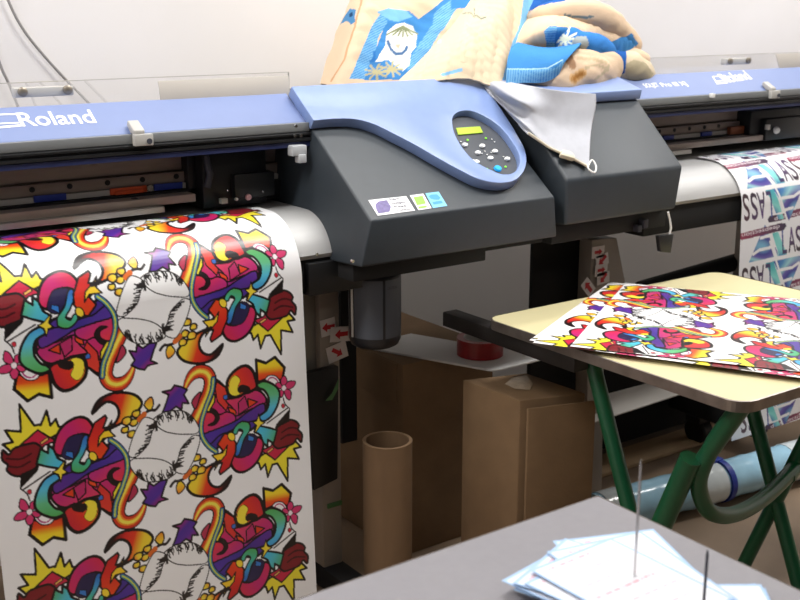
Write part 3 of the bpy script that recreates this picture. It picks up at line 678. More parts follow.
# ---------------------------------------------------------------- blanket heap on top
def cr_grid(G, nu, nv):
    G = np.array(G, float)
    A = np.array([catmull(r, nu, False) for r in G]); B = np.array([catmull(A[:, j], nv, False) for j in range(A.shape[1])])
    return B.transpose(1, 0, 2)
def pip(P, X, Y):
    m = np.zeros(X.shape, bool); N = len(P)
    for i in range(N):
        (xa, ya), (xb, yb) = P[i], P[(i+1) % N]
        if ya != yb: m ^= ((ya > Y) != (yb > Y)) & (X < (xb-xa)*(Y-ya)/(yb-ya)+xa)
    return m
def near(P, X, Y, r):
    P = np.array(P, float); m = np.zeros(X.shape, bool)
    for a, b in zip(P, P[1:]):
        d = b-a; t = np.clip(((X-a[0])*d[0]+(Y-a[1])*d[1])/max(d@d, 1e-9), 0, 1); m |= (X-a[0]-t*d[0])**2+(Y-a[1]-t*d[1])**2 < r*r
    return m
PEACH, CREAM, BLU, LBL, WHT = R_('dcc2a6'), R_('dccab0'), R_('4384c2'), R_('78b0da'), R_('eef0e8')
z5 = lambda P: [(320+a/4.444, b/4.444) for a, b in P]
z6 = lambda P: [(460+a/4.0, b/4.0) for a, b in P]
z7 = lambda P: [(530+a/5.454, b/5.454) for a, b in P]
def towel_colours(PX, PY, zone):
    C = np.empty(PX.shape+(3,), np.float32); C[:] = PEACH if zone != 2 else R_('d8c6aa')
    def f(P, c): C[pip(P, PX, PY)] = c
    def l(P, r, c): C[near(P, PX, PY, r)] = c
    def ribs(P, c0, c1, ax, ay, per):
        m = pip(P, PX, PY); t = ((PX*ax+PY*ay)/per) % 1 < .35; C[m] = c0; C[m & t] = c1
    if zone == 1:
        f(z5([(92, 108), (110, 70), (132, 38), (155, 45), (152, 75), (158, 95), (135, 112), (118, 92)]), R_('4c84b4')); f(z5([(128, 62), (140, 54), (142, 72), (130, 78)]), R_('24466c'))
        ribs(z5([(128, 352), (180, 240), (230, 120), (275, 55), (330, 75), (262, 160), (235, 250), (205, 350)]), LBL, R_('4a8ccc'), .5, 1, 2.5)
        f(z5([(275, 60), (310, 45), (395, 50), (440, 85), (600, -40), (640, -40), (560, 60), (470, 200), (385, 330), (345, 356), (200, 356), (240, 230), (300, 95)]), BLU)
        ribs(z5([(505, 60), (600, -20), (640, -20), (560, 110), (480, 230), (400, 310), (378, 318), (400, 250), (440, 190), (500, 110)]), LBL, R_('4a8ccc'), .7, 1, 2.5)
        f(z5([(255, 52), (300, 38), (385, 50), (410, 75), (340, 100), (310, 92)]), LBL)
        f(z5([(300, 140), (330, 110), (370, 102), (410, 118), (428, 160), (420, 210), (395, 240), (390, 290), (360, 320), (300, 270), (245, 275), (265, 235), (290, 200)]), WHT)
        for k in range(-3, 4): l(z5([(365, 118), (365+22*k, 165-4*abs(k))]), .8, R_('8c9470'))
        l(z5([(302, 185), (310, 220), (330, 243), (352, 243), (372, 225), (378, 210)]), 1.4, R_('4a6c98')); f(z5([(325, 200), (350, 200), (340, 222)]), R_('d8b8a0'))
        for (x, y) in ((250, 320), (310, 310)):
            for k in range(9): l(z5([(x, y), (x+48*math.cos(k*.7), y+34*math.sin(k*.7))]), .95, R_('b8b088'))
        l(z5([(225, 270), (240, 268), (238, 235)]), 1.2, R_('3474b8'))
        C[(PY < z5([(0, 40)])[0][1]) & (PX > 450) & (PX < 470)] = BLU
        l(z5([(50, 360), (100, 270), (150, 130), (180, 0)]), 1.0, R_('c89c78'))  # crease shade of the left fold, painted into the cloth colour
    if zone == 2:
        l(z5([(680, 40), (690, 65), (720, 82), (742, 74)]), .8, R_('7c8478')); l(z5([(630, 62), (660, 58), (690, 75)]), .6, R_('8c9484'))
        f(z5([(640, 108), (670, 118), (720, 165), (712, 190), (660, 150), (636, 125)]), R_('eed4a4'))
        f(z5([(525, 332), (622, 304), (628, 318), (532, 344)]), R_('86bce4')); f(z5([(512, 185), (530, 178), (528, 192), (514, 196)]), R_('a8cce8'))
        f([(500, 84), (508, 55), (517, 25), (526, -12), (535, -12), (528, 20), (521, 40), (519, 60), (514, 90)], R_('7ab4e0'))
    if zone == 3:
        f([(508, -20), (600, -20), (575, 0), (548, 5), (528, 12), (518, 22)], R_('2c62b0'))
        l(z7([(185, 80), (240, 88), (300, 92), (335, 88)]), 1.0, R_('6c8088'))
        f(z7([(75, 170), (100, 145), (190, 150), (250, 195), (310, 205), (380, 195), (420, 240), (545, 180), (580, 236), (530, 300), (440, 320), (300, 300), (120, 300), (85, 260)]), BLU)
        ribs(z7([(75, 170), (100, 145), (145, 145), (130, 200), (130, 285), (85, 270)]), LBL, R_('4a8ccc'), 0, 1, 2.4)
        f(z7([(310, 205), (380, 195), (418, 245), (330, 225)]), LBL)
    if zone == 4:
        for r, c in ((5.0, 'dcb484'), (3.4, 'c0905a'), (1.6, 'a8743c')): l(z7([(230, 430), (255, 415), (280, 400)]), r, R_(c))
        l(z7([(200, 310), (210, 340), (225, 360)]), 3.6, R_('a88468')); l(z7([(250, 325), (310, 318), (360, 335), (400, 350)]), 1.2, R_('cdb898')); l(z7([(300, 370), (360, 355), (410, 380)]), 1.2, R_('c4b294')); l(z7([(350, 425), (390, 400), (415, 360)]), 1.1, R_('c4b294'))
    if zone == 5:
        f([(500, 40), (600, 40), (600, 110), (500, 110)], BLU)
        ribs([(505, 69), (530, 69), (556, 68), (563, 60), (566, 90), (500, 95)], LBL, R_('4a8ccc'), 1, .1, 2.6)
        l([(506, 69), (530, 69), (548, 68), (562, 60)], .6, R_('a8d0ec'))
    if zone == 6:
        f([(540, 20), (660, 20), (660, 110), (540, 110)], R_('3a7cc4'))
        for k in range(9): l(z7([(195, 215), (195+60*math.cos(k*.72), 215+55*math.sin(k*.72))]), 1.1, R_('dfe4cc'))
        f(z7([(225, 225), (255, 200), (300, 205), (315, 245), (290, 275), (240, 265)]), R_('a4acac'))
    if zone == 7: C[:] = R_('d8c8ac'); f([(612, 50), (626, 50), (625, 72), (612, 76)], R_('2c62b0')); f(z7([(520, 350), (560, 330), (620, 345), (660, 400), (600, 470), (560, 460), (520, 400)]), R_('b8ac90'))
    return C
VV, FF, CC = [], [], []
def add_grid(P, C, wrap=False):
    r, c = P.shape[:2]; b = sum(len(v) for v in VV); I = np.arange(r*c).reshape(r, c)+b
    VV.append(P.reshape(-1, 3)); CC.append(C.reshape(-1, 3))
    J = np.concatenate([I, I[:, :1]], 1) if wrap else I
    FF.append(np.stack([J[:-1, :-1], J[:-1, 1:], J[1:, 1:], J[1:, :-1]], -1).reshape(-1, 4))
def noise3(P, sc, sd):
    r = np.random.RandomState(sd); t = np.zeros(P.shape[:-1])
    for k in range(8):
        w = r.normal(size=3)*sc*(1+.25*k); t += np.sin(P@w+r.uniform(0, 6.28))/(1+.4*k)
    return t/4
def unproj(G):  # control grid of (px, py, Y) -> world
    return np.array([[tuple(at_y(*q)) for q in row] for row in G])
def world_px(P):
    q = P-np.array(CAM); R3, U3, F3 = np.array(_r), np.array(_u), np.array(_f); d = q@F3
    return 400+FPX*(q@R3)/d, 300-FPX*(q@U3)/d
def patch(G, zone, wr=.006, nu=36, nv=36, sd=1):
    P = cr_grid(unproj(G), nu, nv); X, Y = world_px(P); C = towel_colours(X, Y, zone)
    w3 = noise3(P, 16, sd)*wr*1.3+np.abs(noise3(P*np.array([1, 1, .35]), 46, sd+20))*wr*.9; P = P+np.array([.2, -1, .3])*w3[..., None]; add_grid(P, C)
def fold(path, zone, sd=2, squash=1, n=64, wr=.005):
    W = np.array([tuple(at_y(a, b, c))+(r,) for a, b, c, r in path]); Q = catmull(W, 24, False)
    T = np.gradient(Q[:, :3], axis=0); T /= np.linalg.norm(T, axis=1)[:, None]
    B = np.tile([0., 1., 0.], (len(Q), 1)); B -= T*(B*T).sum(1)[:, None]; B /= np.linalg.norm(B, axis=1)[:, None]; N = np.cross(T, B)
    k = np.linspace(0, 1, len(Q)); cap = np.clip(np.sqrt(np.clip(1-np.abs(2*k-1)**8, 0, 1)), .02, 1); R = Q[:, 3]*cap
    a = np.linspace(0, 2*np.pi, n, endpoint=False)
    P = Q[:, None, :3]+R[:, None, None]*(np.cos(a)[None, :, None]*N[:, None]+squash*np.sin(a)[None, :, None]*B[:, None])
    X, Y = world_px(P); C = towel_colours(X, Y, zone)
    D = P-Q[:, None, :3]; P = P+D*((noise3(P, 22, sd)+.7*np.abs(noise3(P*np.array([.6, 1, 1]), 60, sd+9)))*wr/.02)[..., None]; add_grid(P, C, True)
# inner mound carrying the folds
th = np.linspace(0, 2*np.pi, 64, endpoint=False); ph = np.linspace(.01, np.pi/2, 20)
cM = np.array([2.09, 2.58, 1.262]); Pm = np.array([[cM+np.array([.44*math.sin(p)*math.cos(t), .09*math.sin(p)*math.sin(t), .19*math.cos(p)]) for t in th] for p in ph])
Pm = Pm+(Pm-cM)*(noise3(Pm, 14, 5)*.12)[..., None]; add_grid(Pm, towel_colours(*world_px(Pm), 0), True)
patch([[(319, 84, 2.50), (336, 86, 2.42), (362, 86, 2.40), (397, 86, 2.39), (436, 84, 2.38)],
       [(330, 48, 2.55), (350, 45, 2.45), (378, 46, 2.44), (408, 45, 2.45), (448, 46, 2.43)],
       [(345, 12, 2.59), (364, 8, 2.49), (395, 14, 2.48), (430, 16, 2.49), (465, 10, 2.48)],
       [(360, -22, 2.63), (384, -28, 2.57), (410, -30, 2.57), (446, -25, 2.55), (486, -25, 2.54)]], 1, .008, 44, 44)
patch([[(394, 86, 2.37), (430, 82, 2.32), (465, 79, 2.29), (492, 86, 2.26), (512, 93, 2.26)],
       [(424, 55, 2.40), (450, 50, 2.34), (475, 48, 2.31), (498, 56, 2.30), (517, 60, 2.31)],
       [(455, 20, 2.44), (475, 15, 2.38), (497, 15, 2.35), (512, 24, 2.36), (525, 26, 2.38)],
       [(482, -18, 2.48), (497, -22, 2.44), (512, -22, 2.43), (524, -18, 2.44), (536, -14, 2.46)]], 2, .010, 44, 44, 3)
fold([(520, 22, 2.52, .03), (535, 8, 2.54, .04), (560, 0, 2.55, .05), (590, -4, 2.55, .04)], 3, 4)
patch([[(511, 68, 2.34), (535, 54, 2.32), (560, 48, 2.31), (590, 54, 2.32), (614, 60, 2.36), (638, 54, 2.40)],
       [(512, 46, 2.34), (535, 33, 2.30), (560, 29, 2.28), (590, 33, 2.29), (615, 38, 2.34), (639, 44, 2.40)],
       [(517, 28, 2.38), (538, 18, 2.345), (562, 14, 2.33), (592, 17, 2.34), (612, 24, 2.38), (632, 34, 2.42)],
       [(524, 16, 2.48), (545, 7, 2.47), (568, 4, 2.46), (592, 6, 2.46), (612, 13, 2.48), (626, 24, 2.50)]], 3, .009, 34, 40, 15)
fold([(528, 20, 2.42, .012), (545, 14, 2.36, .024), (568, 11, 2.34, .028), (592, 14, 2.34, .030), (612, 24, 2.37, .030), (626, 36, 2.40, .028), (634, 46, 2.41, .022), (636, 50, 2.41, .014)], 3, 5, .8, 56, .004)
fold([(500, 92, 2.30, .02), (520, 88, 2.28, .040), (545, 80, 2.26, .058), (572, 75, 2.26, .064), (596, 71, 2.28, .054), (610, 68, 2.30, .040), (617, 66, 2.32, .022)], 4, 6, .8, 84, .004)
patch([[(506, 83, 2.24), (525, 83, 2.215), (545, 82, 2.205), (558, 76, 2.205)],
       [(507, 66, 2.25), (528, 70, 2.215), (548, 69, 2.20), (566, 60, 2.20)],
       [(510, 50, 2.28), (530, 54, 2.24), (552, 54, 2.225), (578, 46, 2.22)],
       [(518, 42, 2.31), (536, 46, 2.29), (556, 47, 2.28), (584, 40, 2.27)]], 5, .004, 30, 30, 7)
fold([(556, 36, 2.33, .02), (568, 40, 2.29, .030), (582, 44, 2.27, .028), (596, 47, 2.29, .028), (612, 53, 2.32, .018)], 6, 8)
fold([(606, 54, 2.34, .016), (618, 60, 2.34, .020), (630, 66, 2.34, .038), (644, 74, 2.36, .030), (652, 80, 2.37, .012)], 7, 9, .8)
fold([(618, 58, 2.37, .012), (634, 58, 2.39, .020), (646, 60, 2.40, .012)], 0, 11)
me = bpy.data.meshes.new('patterned_blanket'); me.from_pydata(np.concatenate(VV).tolist(), [], np.concatenate(FF).tolist())
at = me.attributes.new('Col', 'FLOAT_COLOR', 'POINT'); CA = np.concatenate(CC); at.data.foreach_set('color', np.concatenate([CA, np.ones((len(CA), 1))], 1).astype(np.float32).ravel())
me.polygons.foreach_set('use_smooth', [True]*len(me.polygons)); me.materials.append(M_towel)
bl = bpy.data.objects.new('patterned_blanket', me); COL.objects.link(bl)
sm = bl.modifiers.new('thick', 'SOLIDIFY'); sm.thickness = .006
tag(bl, 'crumpled peach blanket with blue ribbed borders heaped on top of the printers', 'blanket')
# grey fabric cover under it
gc = thing('grey_fabric_bag', (2.05, 2.25, 1.2), 'limp grey fabric bag with drawstring lying over the gap between the printers', 'bag')
def C1(x, y, o): p = P1(x, y, o); return tuple(p)
def C2(x, y, o): p = P2(x, y, o); return tuple(p)
G = [[C1(470, 76, .040), C1(484, 77, .045), C1(500, 80, .05), C2(540, 88, .055), C2(572, 92, .055), C2(596, 94, .05)],
     [C1(480, 81, .034), C1(494, 90, .045), C2(516, 98, .045), C2(546, 104, .038), C2(574, 106, .036), C2(596, 106, .036)],
     [C1(492, 96, .032), C1(506, 104, .036), C2(528, 112, .028), C2(550, 122, .014), C2(574, 128, .012), C2(592, 126, .014)],
     [C1(507, 112, .030), C2(522, 122, .024), C2(538, 130, .016), C2(556, 140, .012), C2(574, 146, .010), C2(590, 146, .012)],
     [C2(528, 133, .026), C2(540, 141, .018), C2(552, 149, .013), C2(566, 155, .012), C2(578, 161, .010), C2(589, 167, .012)]]
Pg = cr_grid(G, 10, 10); Pg = Pg+np.array(N2)*(noise3(Pg, 22, 12)*.003)[..., None]
gf = grid_mesh('fabric', Pg, None, M_cloth, gc); m_ = gf.modifiers.new('thick', 'SOLIDIFY'); m_.thickness = .004; m_.offset = 1
c = P2(567, 161, .012); X = Vector((1, 0, 0)); Y = N2.cross(X)
lk = MB(); lk.slab([c+X*a+Y*b for a, b in ((-.022, .012), (.016, -.006), (.022, .004), (.018, .018), (-.006, .028))], N2*.014); lk = lk.build('cord_lock', M_lock, gc, .004)
MB().tube([P2(*q, .014) for q in catmull([(588, 167), (592, 160), (596, 166), (595, 172), (591, 171)], 6)], .0022, 8, True).build('drawstring', M_white, gc, smooth=True)
MB().tube([Vector(q) for q in Pg[-1]], .0035, 8).build('hem', M_lock, gc, smooth=True)

# ---------------------------------------------------------------- hanging clip and waste bottle
ck = thing('hanging_clip', at_y(672, 240, 1.99), 'black binder clip hanging on a white wire under the right printer housing', 'clip')
a, b, c, d = [at_y(x, y, 1.985) for x, y in ((659, 236), (674, 234), (671, 253), (661, 252))]
MB().slab([a, b, c, d], (0, .014, 0)).build('clip_body', M_black, ck, .002)
MB().tube([at_y(x, y, 1.992) for x, y in ((668, 212), (670, 220), (671, 228), (669, 237))], .0028, 8).build('wire', M_white, ck, smooth=True)
bt = thing('waste_ink_bottle', (1.492, 2.17, .655), 'dark waste ink bottle with grey label hanging below the left printer housing', 'bottle')
zb = at_y(379, 351, 2.12).z
MB().lathe([(.002, 0), (.046, .0), (.057, .006), (.063, .020), (.063, .175), (.054, .188), (.030, .20), (.028, .22)], (1.492, 2.17, zb), 'z', 48).build('bottle_body', M_bottle, bt, smooth=True, auto=60)
lb = MB()
ang = [rad(180+6+168*k/30) for k in range(31)]
for a0, a1 in zip(ang, ang[1:]):
    if abs((a0+a1)/2-rad(258)) < rad(2.5) or abs((a0+a1)/2-rad(318)) < rad(2.5): continue
    lb.poly([(1.492+.0634*math.cos(t), 2.17+.0634*math.sin(t), zb+h) for t, h in ((a0, .030), (a1, .030), (a1, .172), (a0, .172))])
lb.mi = 1
A0 = Vector((1.492+.0642*math.cos(rad(262)), 2.17+.0642*math.sin(rad(262)), zb+.150))
put_text(lb, 'CAUTION', A0, Vector((.028, 0, 0)), Vector((0, 0, .010)), .002)
lb.build('bottle_label', [M_blabel, M_ink], bt)
MB().lathe([(.034, .19), (.036, .195), (.036, .235), (.030, .24)], (1.492, 2.17, zb), 'z', 32).build('cap', M_bcap, bt, smooth=True)
MB().tube([(1.428, 2.17, zb+.03), (1.426, 2.17, zb+.20)], .003, 8).build('side_wire', M_white, bt, smooth=True)

# ---------------------------------------------------------------- cardboard boxes, tube, board, tape
b1 = thing('cardboard_box', (1.82, 2.45, 0), 'tall brown cardboard box behind the kraft tube, below the waste bottle', 'box', 'cardboard boxes under the printers')
MB().box(1.652, 1.96, 2.275, 2.74, .001, .545).build('box_body', M_card, b1, .003)
cpt = [at_x(x, y, 1.6505) for x, y in ((354, 351), (380, 357), (402, 365))]
fl = MB(); fl.box(1.648, 1.6515, 2.30, 2.72, .43, .542); fl.build('box_flap', M_card, b1, .001)
zt = .541
k0, kl, kr = at_z(521, 402, zt), at_z(446, 388, zt), at_z(590, 394, zt)
b2 = thing('cardboard_box', ((kl.x+kr.x)/2, (kl.y+kr.y)/2, 0), 'shorter brown cardboard box with tape patch and folded front flap, beside the folding table', 'box', 'cardboard boxes under the printers')
u_ = (kr-k0).normalized(); v_ = (kl-k0).normalized(); u_.z = v_.z = 0
v_ = Vector((-u_.y, u_.x, 0)) if Vector((-u_.y, u_.x, 0)).dot(v_) > 0 else -Vector((-u_.y, u_.x, 0))
v_ = (v_+(kl-k0).normalized())/2; v_.normalize()
Lu, Lv = (kr-k0).length, (kl-k0).length
ku = k0+v_*.012+u_*.006
base = [ku, ku+u_*(Lu-.008), ku+u_*(Lu-.008)+v_*Lv, ku+v_*Lv]
MB().loft([(p.x, p.y, .001) for p in base], [(p.x, p.y, zt-.001) for p in base]).build('box_body', M_card, b2, .003)
fb = MB(); q0, q1 = k0+u_*.004-v_*.02, k0+u_*Lu-v_*.02
fb.loft([(q0.x, q0.y, .02), (q1.x, q1.y, .02), (q1.x+v_.x*.006, q1.y+v_.y*.006, .02), (q0.x+v_.x*.006, q0.y+v_.y*.006, .02)], [(q0.x, q0.y, zt-.012), (q1.x, q1.y, zt-.012), (q1.x+v_.x*.006, q1.y+v_.y*.006, zt-.012), (q0.x+v_.x*.006, q0.y+v_.y*.006, zt-.012)])
fb.build('front_flap', M_card, b2, .0015)
MB().slab([at_z(x, y, zt+.0005) for x, y in ((505, 384), (512, 378), (527, 375), (533, 384), (530, 390), (515, 389))], (0, 0, .0006)).build('tape_patch', M_tape, b2)
tc = (1.50, 2.13); zt2 = at_y(394, 440, 2.12).z
MB().lathe([(.061, .001), (.061, zt2), (.053, zt2), (.053, .01)], (*tc, 0), 'z', 48, close=False).build('cardboard_tube', M_tube, None, smooth=True)
tag(bpy.data.objects['cardboard_tube'], 'open kraft cardboard tube standing upright in front of the tall box', 'tube')
zbd = .5465
bq = [at_z(x, y, zbd+.006) for x, y in ((494, 370.5), (356, 345), (402, 325), (548, 357))]
c1 = bq[0]; A, B = bq[1]-c1, bq[3]-c1
shape_ = [c1+A*.06+B*.02, c1+A*.02+B*.08, c1+B*1.0, c1+B*1.0+(bq[2]-bq[1])*.0+A*.98, c1+A*1.0+B*.9, c1+A*1.0]
bd = MB(); bd.slab([Vector((p.x, p.y, zbd)) for p in [c1+A*.05+B*.01, c1+A*.015+B*.03, c1+A*.0+B*.14, c1+B, c1+A+B, c1+A]], (0, 0, .006)); bd = bd.build('white_board', M_board, None, .0015)
tag(bd, 'white board with rounded corner lying across the two cardboard boxes', 'board')
tcn = at_z(480, 354, zbd+.007); rr = (at_z(503, 350, zbd+.007)-at_z(457, 350, zbd+.007)).length/2
tp = thing('packing_tape_roll', (tcn.x, tcn.y, zbd+.006), 'roll of red packing tape lying on the white board', 'tape')
MB().lathe([(rr*.72, 0), (rr, .001), (rr, .047), (rr*.72, .047), (rr*.72, 0)], (tcn.x, tcn.y, zbd+.0065), 'z', 48, close=False).build('tape', M_redtape, tp, smooth=True)
MB().lathe([(rr*.66, .002), (rr*.715, .002), (rr*.715, .0485), (rr*.66, .0485), (rr*.66, .002)], (tcn.x, tcn.y, zbd+.0065), 'z', 40, close=False).build('core', M_offw, tp, smooth=True)

# ---------------------------------------------------------------- folding table with green legs
ft = thing('folding_table', (2.13, 1.64, 0), 'yellow topped folding table with green tubular legs under the cut prints', 'table')
TX0, TX1, TY0, TY1, TZ = 1.705, 2.56, 1.262, 2.02, .72
def rrect(x0, x1, y0, y1, r, n=8):
    o = []
    for cx_, cy_, a0 in ((x1-r, y1-r, 0), (x0+r, y1-r, 90), (x0+r, y0+r, 180), (x1-r, y0+r, 270)):
        o += [(cx_+r*math.cos(rad(a0+90*k/n)), cy_+r*math.sin(rad(a0+90*k/n))) for k in range(n+1)]
    return o
MB().prism_z(rrect(TX0+.002, TX1-.002, TY0+.002, TY1-.002, .043), TZ-.02, TZ).build('table_top', M_yel, ft)
R0, R1 = rrect(TX0, TX1, TY0, TY1, .045), rrect(TX0+.003, TX1-.003, TY0+.003, TY1-.003, .043)
ed = MB(); n = len(R0)
for i in range(n):
    j = (i+1) % n
    for (A_, za), (B_, zb_) in (((R0, TZ-.022), (R0, TZ+.0005)), ((R0, TZ+.0005), (R1, TZ+.0015)), ((R0, TZ-.022), (R1, TZ-.022))):
        ed.poly([(*A_[i], za), (*A_[j], za), (*B_[j], zb_), (*B_[i], zb_)])
ed.build('edge_trim', M_steel, ft, smooth=True)
MB().box(TX0+.012, TX0+.058, 1.72, 2.195, TZ-.062, TZ-.024).build('side_rail', M_dwood, ft, .004)
MB().box(TX1-.058, TX1-.012, TY0+.06, TY1-.03, TZ-.062, TZ-.024).build('side_rail', M_dwood, ft, .004)
MB().box(TX0+.06, TX1-.06, TY1-.07, TY1-.03, TZ-.062, TZ-.024).build('end_rail', M_dwood, ft, .004)
def pipe(pts, r, name, smooth=True): 
    return MB().tube([Vector(p) for p in (catmull(pts, 8, False) if smooth else pts)], r, 16).build(name, M_green, ft, smooth=True)
XL, XR = 1.785, 2.27
def ext(a, b, z):  # continue line a-b to height z
    a, b = Vector(a), Vector(b); t = (z-a.z)/(b.z-a.z); return a+(b-a)*t
la, lb_ = at_x(591, 356, XL), at_x(624, 488, XL)
pipe([ext(la, lb_, TZ-.045), ext(la, lb_, .018)], .018, 'leg', False)
ra, rb_ = Vector((XR, la.y, la.z)), Vector((XR, lb_.y, lb_.z))
pipe([ext(ra, rb_, TZ-.045), ext(ra, rb_, .012)], .018, 'leg', False)
# the other pair of legs joined by a U loop
def XLp(x, y): return at_x(x, y, XL-.03)
t0, t1, t2 = XLp(744, 402), XLp(702, 462), XLp(664, 522)
pipe([t0+Vector((0, 0, -.004)), t1+(t0-t1)*.02], .018, 'leg', False)
sl = ext(t1, t2, .012)
s_a = at_x(691, 458, XL-.055); s_b = at_x(660, 528, XL-.055)
pipe([s_a, ext(s_a, s_b, .014)], .023, 'leg_sleeve', False)
s_r = Vector((XR+.02, s_a.y, s_a.z))
pR0 = at_x(800, 452, XR); pR1 = at_x(752, 548, XR)
pipe([ext(pR0, pR1, TZ-.03), ext(pR0, pR1, .012)], .018, 'leg', False)
Yu = t1.y
loop = [t0+Vector((0, 0, .0)), XLp(716, 440), XLp(700, 474)]
l2 = [at_y(x, y, Yy) for x, y, Yy in ((701, 497, 1.40), (712, 513, 1.40), (735, 514, 1.42), (765, 497, 1.46), (800, 462, 1.52), (818, 440, 1.56))]
pipe(loop+l2+[ext(l2[-2], l2[-1], TZ-.06)], .018, 'leg_brace')
for y_ in (lb_.y-.3,):
    e1 = ext(la, lb_, .03); pipe([(XL, e1.y, .016), (XR, e1.y, .016)], .0155, 'foot_bar', False)

# cut prints stacked on it
NU, NV = 300, 300
uu, vv = np.linspace(-.305, .305, NU), np.linspace(-.60, 0, NV); U, V = np.meshgrid(uu, vv)
Cs = lay(ART, U, V, [(0, -.148), (0, -.452)], 'f4f2f2')
Ps = np.zeros((NV, NU, 3)); Ps[..., 0] = U; Ps[..., 1] = V; Ps[..., 2] = .0012*np.sin(U*9+1)+.0012
sheet0 = None
labels = ['topmost cartoon print sheet on the yellow table, fully visible artwork', 'print sheet just under the top one, shifted to the left on the yellow table', 'third print sheet of the stack on the yellow table, its tip past the edge', 'fourth print sheet of the stack, showing a thin strip at the front', 'lowest print sheet lying directly on the yellow table top']
places = [((1.934, 1.857), 32.3), ((1.905, 1.915), 28.5), ((1.922, 1.934), 27.0), ((1.945, 1.905), 29.5), ((1.965, 1.930), 26.2)]
for i, ((x, y), a) in enumerate(places):
    z = TZ+.0022+(4-i)*.0032
    if sheet0 is None:
        o = grid_mesh('printed_sheet', Ps, Cs, M_paper); sheet0 = o
        s = o.modifiers.new('thick', 'SOLIDIFY'); s.thickness = .0006
    else:
        o = sheet0.copy(); COL.objects.link(o)
    o.location = (x, y, z); o.rotation_euler = (0, 0, rad(a)); tag(o, labels[i], 'print', 'cut prints stacked on the yellow table')

# ---------------------------------------------------------------- floor things beyond the table
rl = thing('film_roll', (2.6, 2.0, .08), 'plastic wrapped pale blue film roll with dark blue strap lying on the floor', 'roll')
ra_, rb2 = Vector((2.16, 2.06, .066)), Vector((3.02, 1.965, .066))
def mix(a, b, t): return a+(b-a)*t
MB().tube([mix(ra_, rb2, k/40) for k in range(41)], [.058+.0012*math.sin(k*1.7)+.0008*math.sin(k*3.1) for k in range(41)], 28).build('film', M_film, rl, smooth=True, auto=80)
for a, b in ((.02, .10), (.40, .53), (.86, .97)): MB().tube([mix(ra_, rb2, a+(b-a)*k/10) for k in range(11)], [.0610+.0005*math.sin(k*2.2) for k in range(11)], 28).build('wrap', M_filmw, rl, smooth=True, auto=80)
ts = .54; MB().tube([mix(ra_, rb2, ts), mix(ra_, rb2, ts+.022)], .0645, 28).build('strap', M_strap, rl, smooth=True)
p = mix(ra_, rb2, ts-.02)+Vector((0, .02, .058)); MB().box(p.x-.03, p.x+.04, p.y-.02, p.y+.02, p.z-.002, p.z+.010).build('strap_tail', M_strap, rl, .002)
pk = MB().box(2.25, 3.12, 2.335, 2.455, .0005, .012).build('wood_strip', M_plank, None, .002); tag(pk, 'flat beige wooden strip on the floor beneath the right printer', 'board')

# ---------------------------------------------------------------- grey foreground table with bill spikes
gt = thing('grey_table', (.4, .4, 0), 'grey laminate table in the foreground carrying the spiked paper slips', 'table')
cn = at_z(598, 495, .72)
GX, GY = cn.x, cn.y
MB().box(-.35, GX-.002, -.35, GY-.002, .694, .72).build('table_top', M_gtab, gt, .002)
eb = MB(); eb.box(-.352, GX, GY-.002, GY, .692, .7195); eb.box(GX-.002, GX, -.352, GY, .692, .7195); eb.build('edge_band', M_gedge, gt)
for x in (-.30, GX-.08):
    for y in (-.30, GY-.08): MB().box(x, x+.04, y, y+.04, 0, .694).build('leg', M_gedge, gt, .003)
def spike(px, py, tip, label, m):
    b = at_z(px, py, .735); t = at_plane(*tip, b, Vector((_f.x, _f.y, 0)))
    s = thing('bill_spike', (b.x, b.y, .72), label, 'spike', 'bill spikes on the grey table')
    MB().lathe([(.035, 0), (.035, .004), (.006, .007)], (b.x, b.y, .7205), 'z', 32).build('spike_base', M_gedge, s, smooth=True)
    MB().tube([(b.x, b.y, .725), (b.x, b.y, t.z-.006), (b.x, b.y, t.z)], [.0019, .0019, .0008], 10).build('needle', m, s, smooth=True)
    return b, t.z
n1, tz1 = spike(634, 583, (643, 460), 'tall steel bill spike through the left pile of slips', M_chrome)
n2, tz2 = spike(703, 612, (705, 550), 'darker bill spike through the right pile of slips', M_ink)
# slips: pale sheets with blue borders and faint pink writing
def slip_mesh(w, h, nu=44, nv=32, sd=0):
    r = np.random.RandomState(sd); X, Y = np.meshgrid(np.linspace(-w/2, w/2, nu*3), np.linspace(-h/2, h/2, nv*3))
    C = np.empty(X.shape+(3,), np.float32); C[:] = R_('dcdde4')
    edge = (np.abs(X) > w/2-.0045) | (np.abs(Y) > h/2-.0045); C[edge] = R_('a2c0e4')
    for k in range(7):
        y0 = -h/2+.014+k*(h-.028)/6; x0, x1 = -w/2+.012+r.uniform(0, .02), w/2-.012-r.uniform(0, .05)
        m = (np.abs(Y-y0) < .0016) & (X > x0) & (X < x1) & (np.sin(X*900+k*2)+np.sin(X*370+k) > -.4); C[m] = R_('dfa8b6')
    P = np.zeros(X.shape+(3,)); P[..., 0] = X; P[..., 1] = Y
    P[..., 2] = .0003*np.sin(X*28)*np.sin(Y*24)+.08*(X**2)+.001
    return P, C
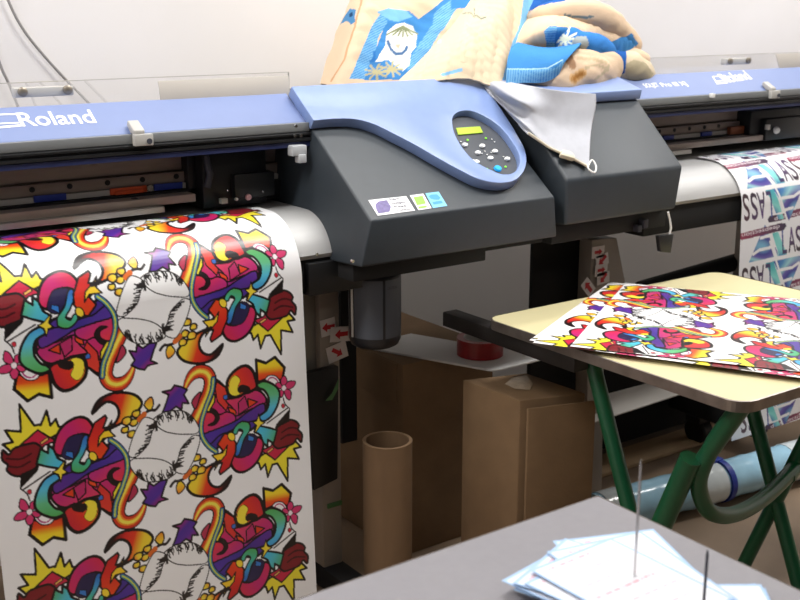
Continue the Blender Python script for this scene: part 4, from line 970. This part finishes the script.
def slips(n, pos, z0, dz, specs, group, labels):
    proto = {}
    for i in range(n):
        sd = i % 3; w, h = .15, .205
        ang, ox, oy = specs[i]
        if sd not in proto:
            P, C = slip_mesh(w, h, sd=sd); o = grid_mesh('paper_slip', P, C, M_slip); s = o.modifiers.new('thick', 'SOLIDIFY'); s.thickness = .0004; proto[sd] = o
        else:
            o = proto[sd].copy(); COL.objects.link(o)
        o.location = (pos.x+ox, pos.y+oy, z0+dz*i); o.rotation_euler = (0, 0, rad(ang)); tag(o, labels[i] if i < len(labels) and labels[i] else labels[0], 'paper slip', group)
hid = 'blue edged paper slip inside the left pile on the tall spike, mostly covered'
hid2 = 'paper slip covered by others in the right pile on the darker spike'
slips(4, n2, .7272, .0012, [(-33, -.01, -.045), (-41, -.005, -.03), (-30, .0, -.04), (-37, -.003, -.032)], 'paper slips on the darker spike', [hid2, hid2, hid2, 'topmost paper slip of the right pile, beside the darker spike'])
slips(8, n1, .7335, .0016, [(16, -.035, .0), (-8, -.02, -.005), (10, -.045, .012), (-22, .022, .018), (20, -.028, .012), (8, -.036, -.02), (-12, .008, .0), (1, -.022, -.012)], 'paper slips on the tall spike', [hid]*7+['topmost blue edged paper slip of the left pile, pierced by the tall steel spike'])

# ---------------------------------------------------------------- light: ceiling fluorescents
def lamp(x, y, sx, sy, e, col=(1, .98, .95), z=RZ-.03):
    l = bpy.data.lights.new('ceiling_lamp', 'AREA'); l.shape = 'RECTANGLE'; l.size = sx; l.size_y = sy; l.energy = e; l.color = col
    o = bpy.data.objects.new('ceiling_lamp', l); COL.objects.link(o); o.location = (x, y, z); return o
for x in (-.2, 1.9, 4.0):
    lamp(x, 1.6, 1.2, .3, 42); lamp(x, 2.48, 1.2, .2, 13.5); lamp(x, -1.2, 1.2, .3, 6)
w = bpy.data.worlds.new('world'); SC.world = w; w.use_nodes = True; w.node_tree.nodes['Background'].inputs[0].default_value = (.9, .95, 1, 1); w.node_tree.nodes['Background'].inputs[1].default_value = .3
SC.view_settings.view_transform = 'Standard'; SC.view_settings.look = 'None'; SC.view_settings.exposure = -0.25; SC.view_settings.gamma = 1
SC.view_settings.use_curve_mapping = False
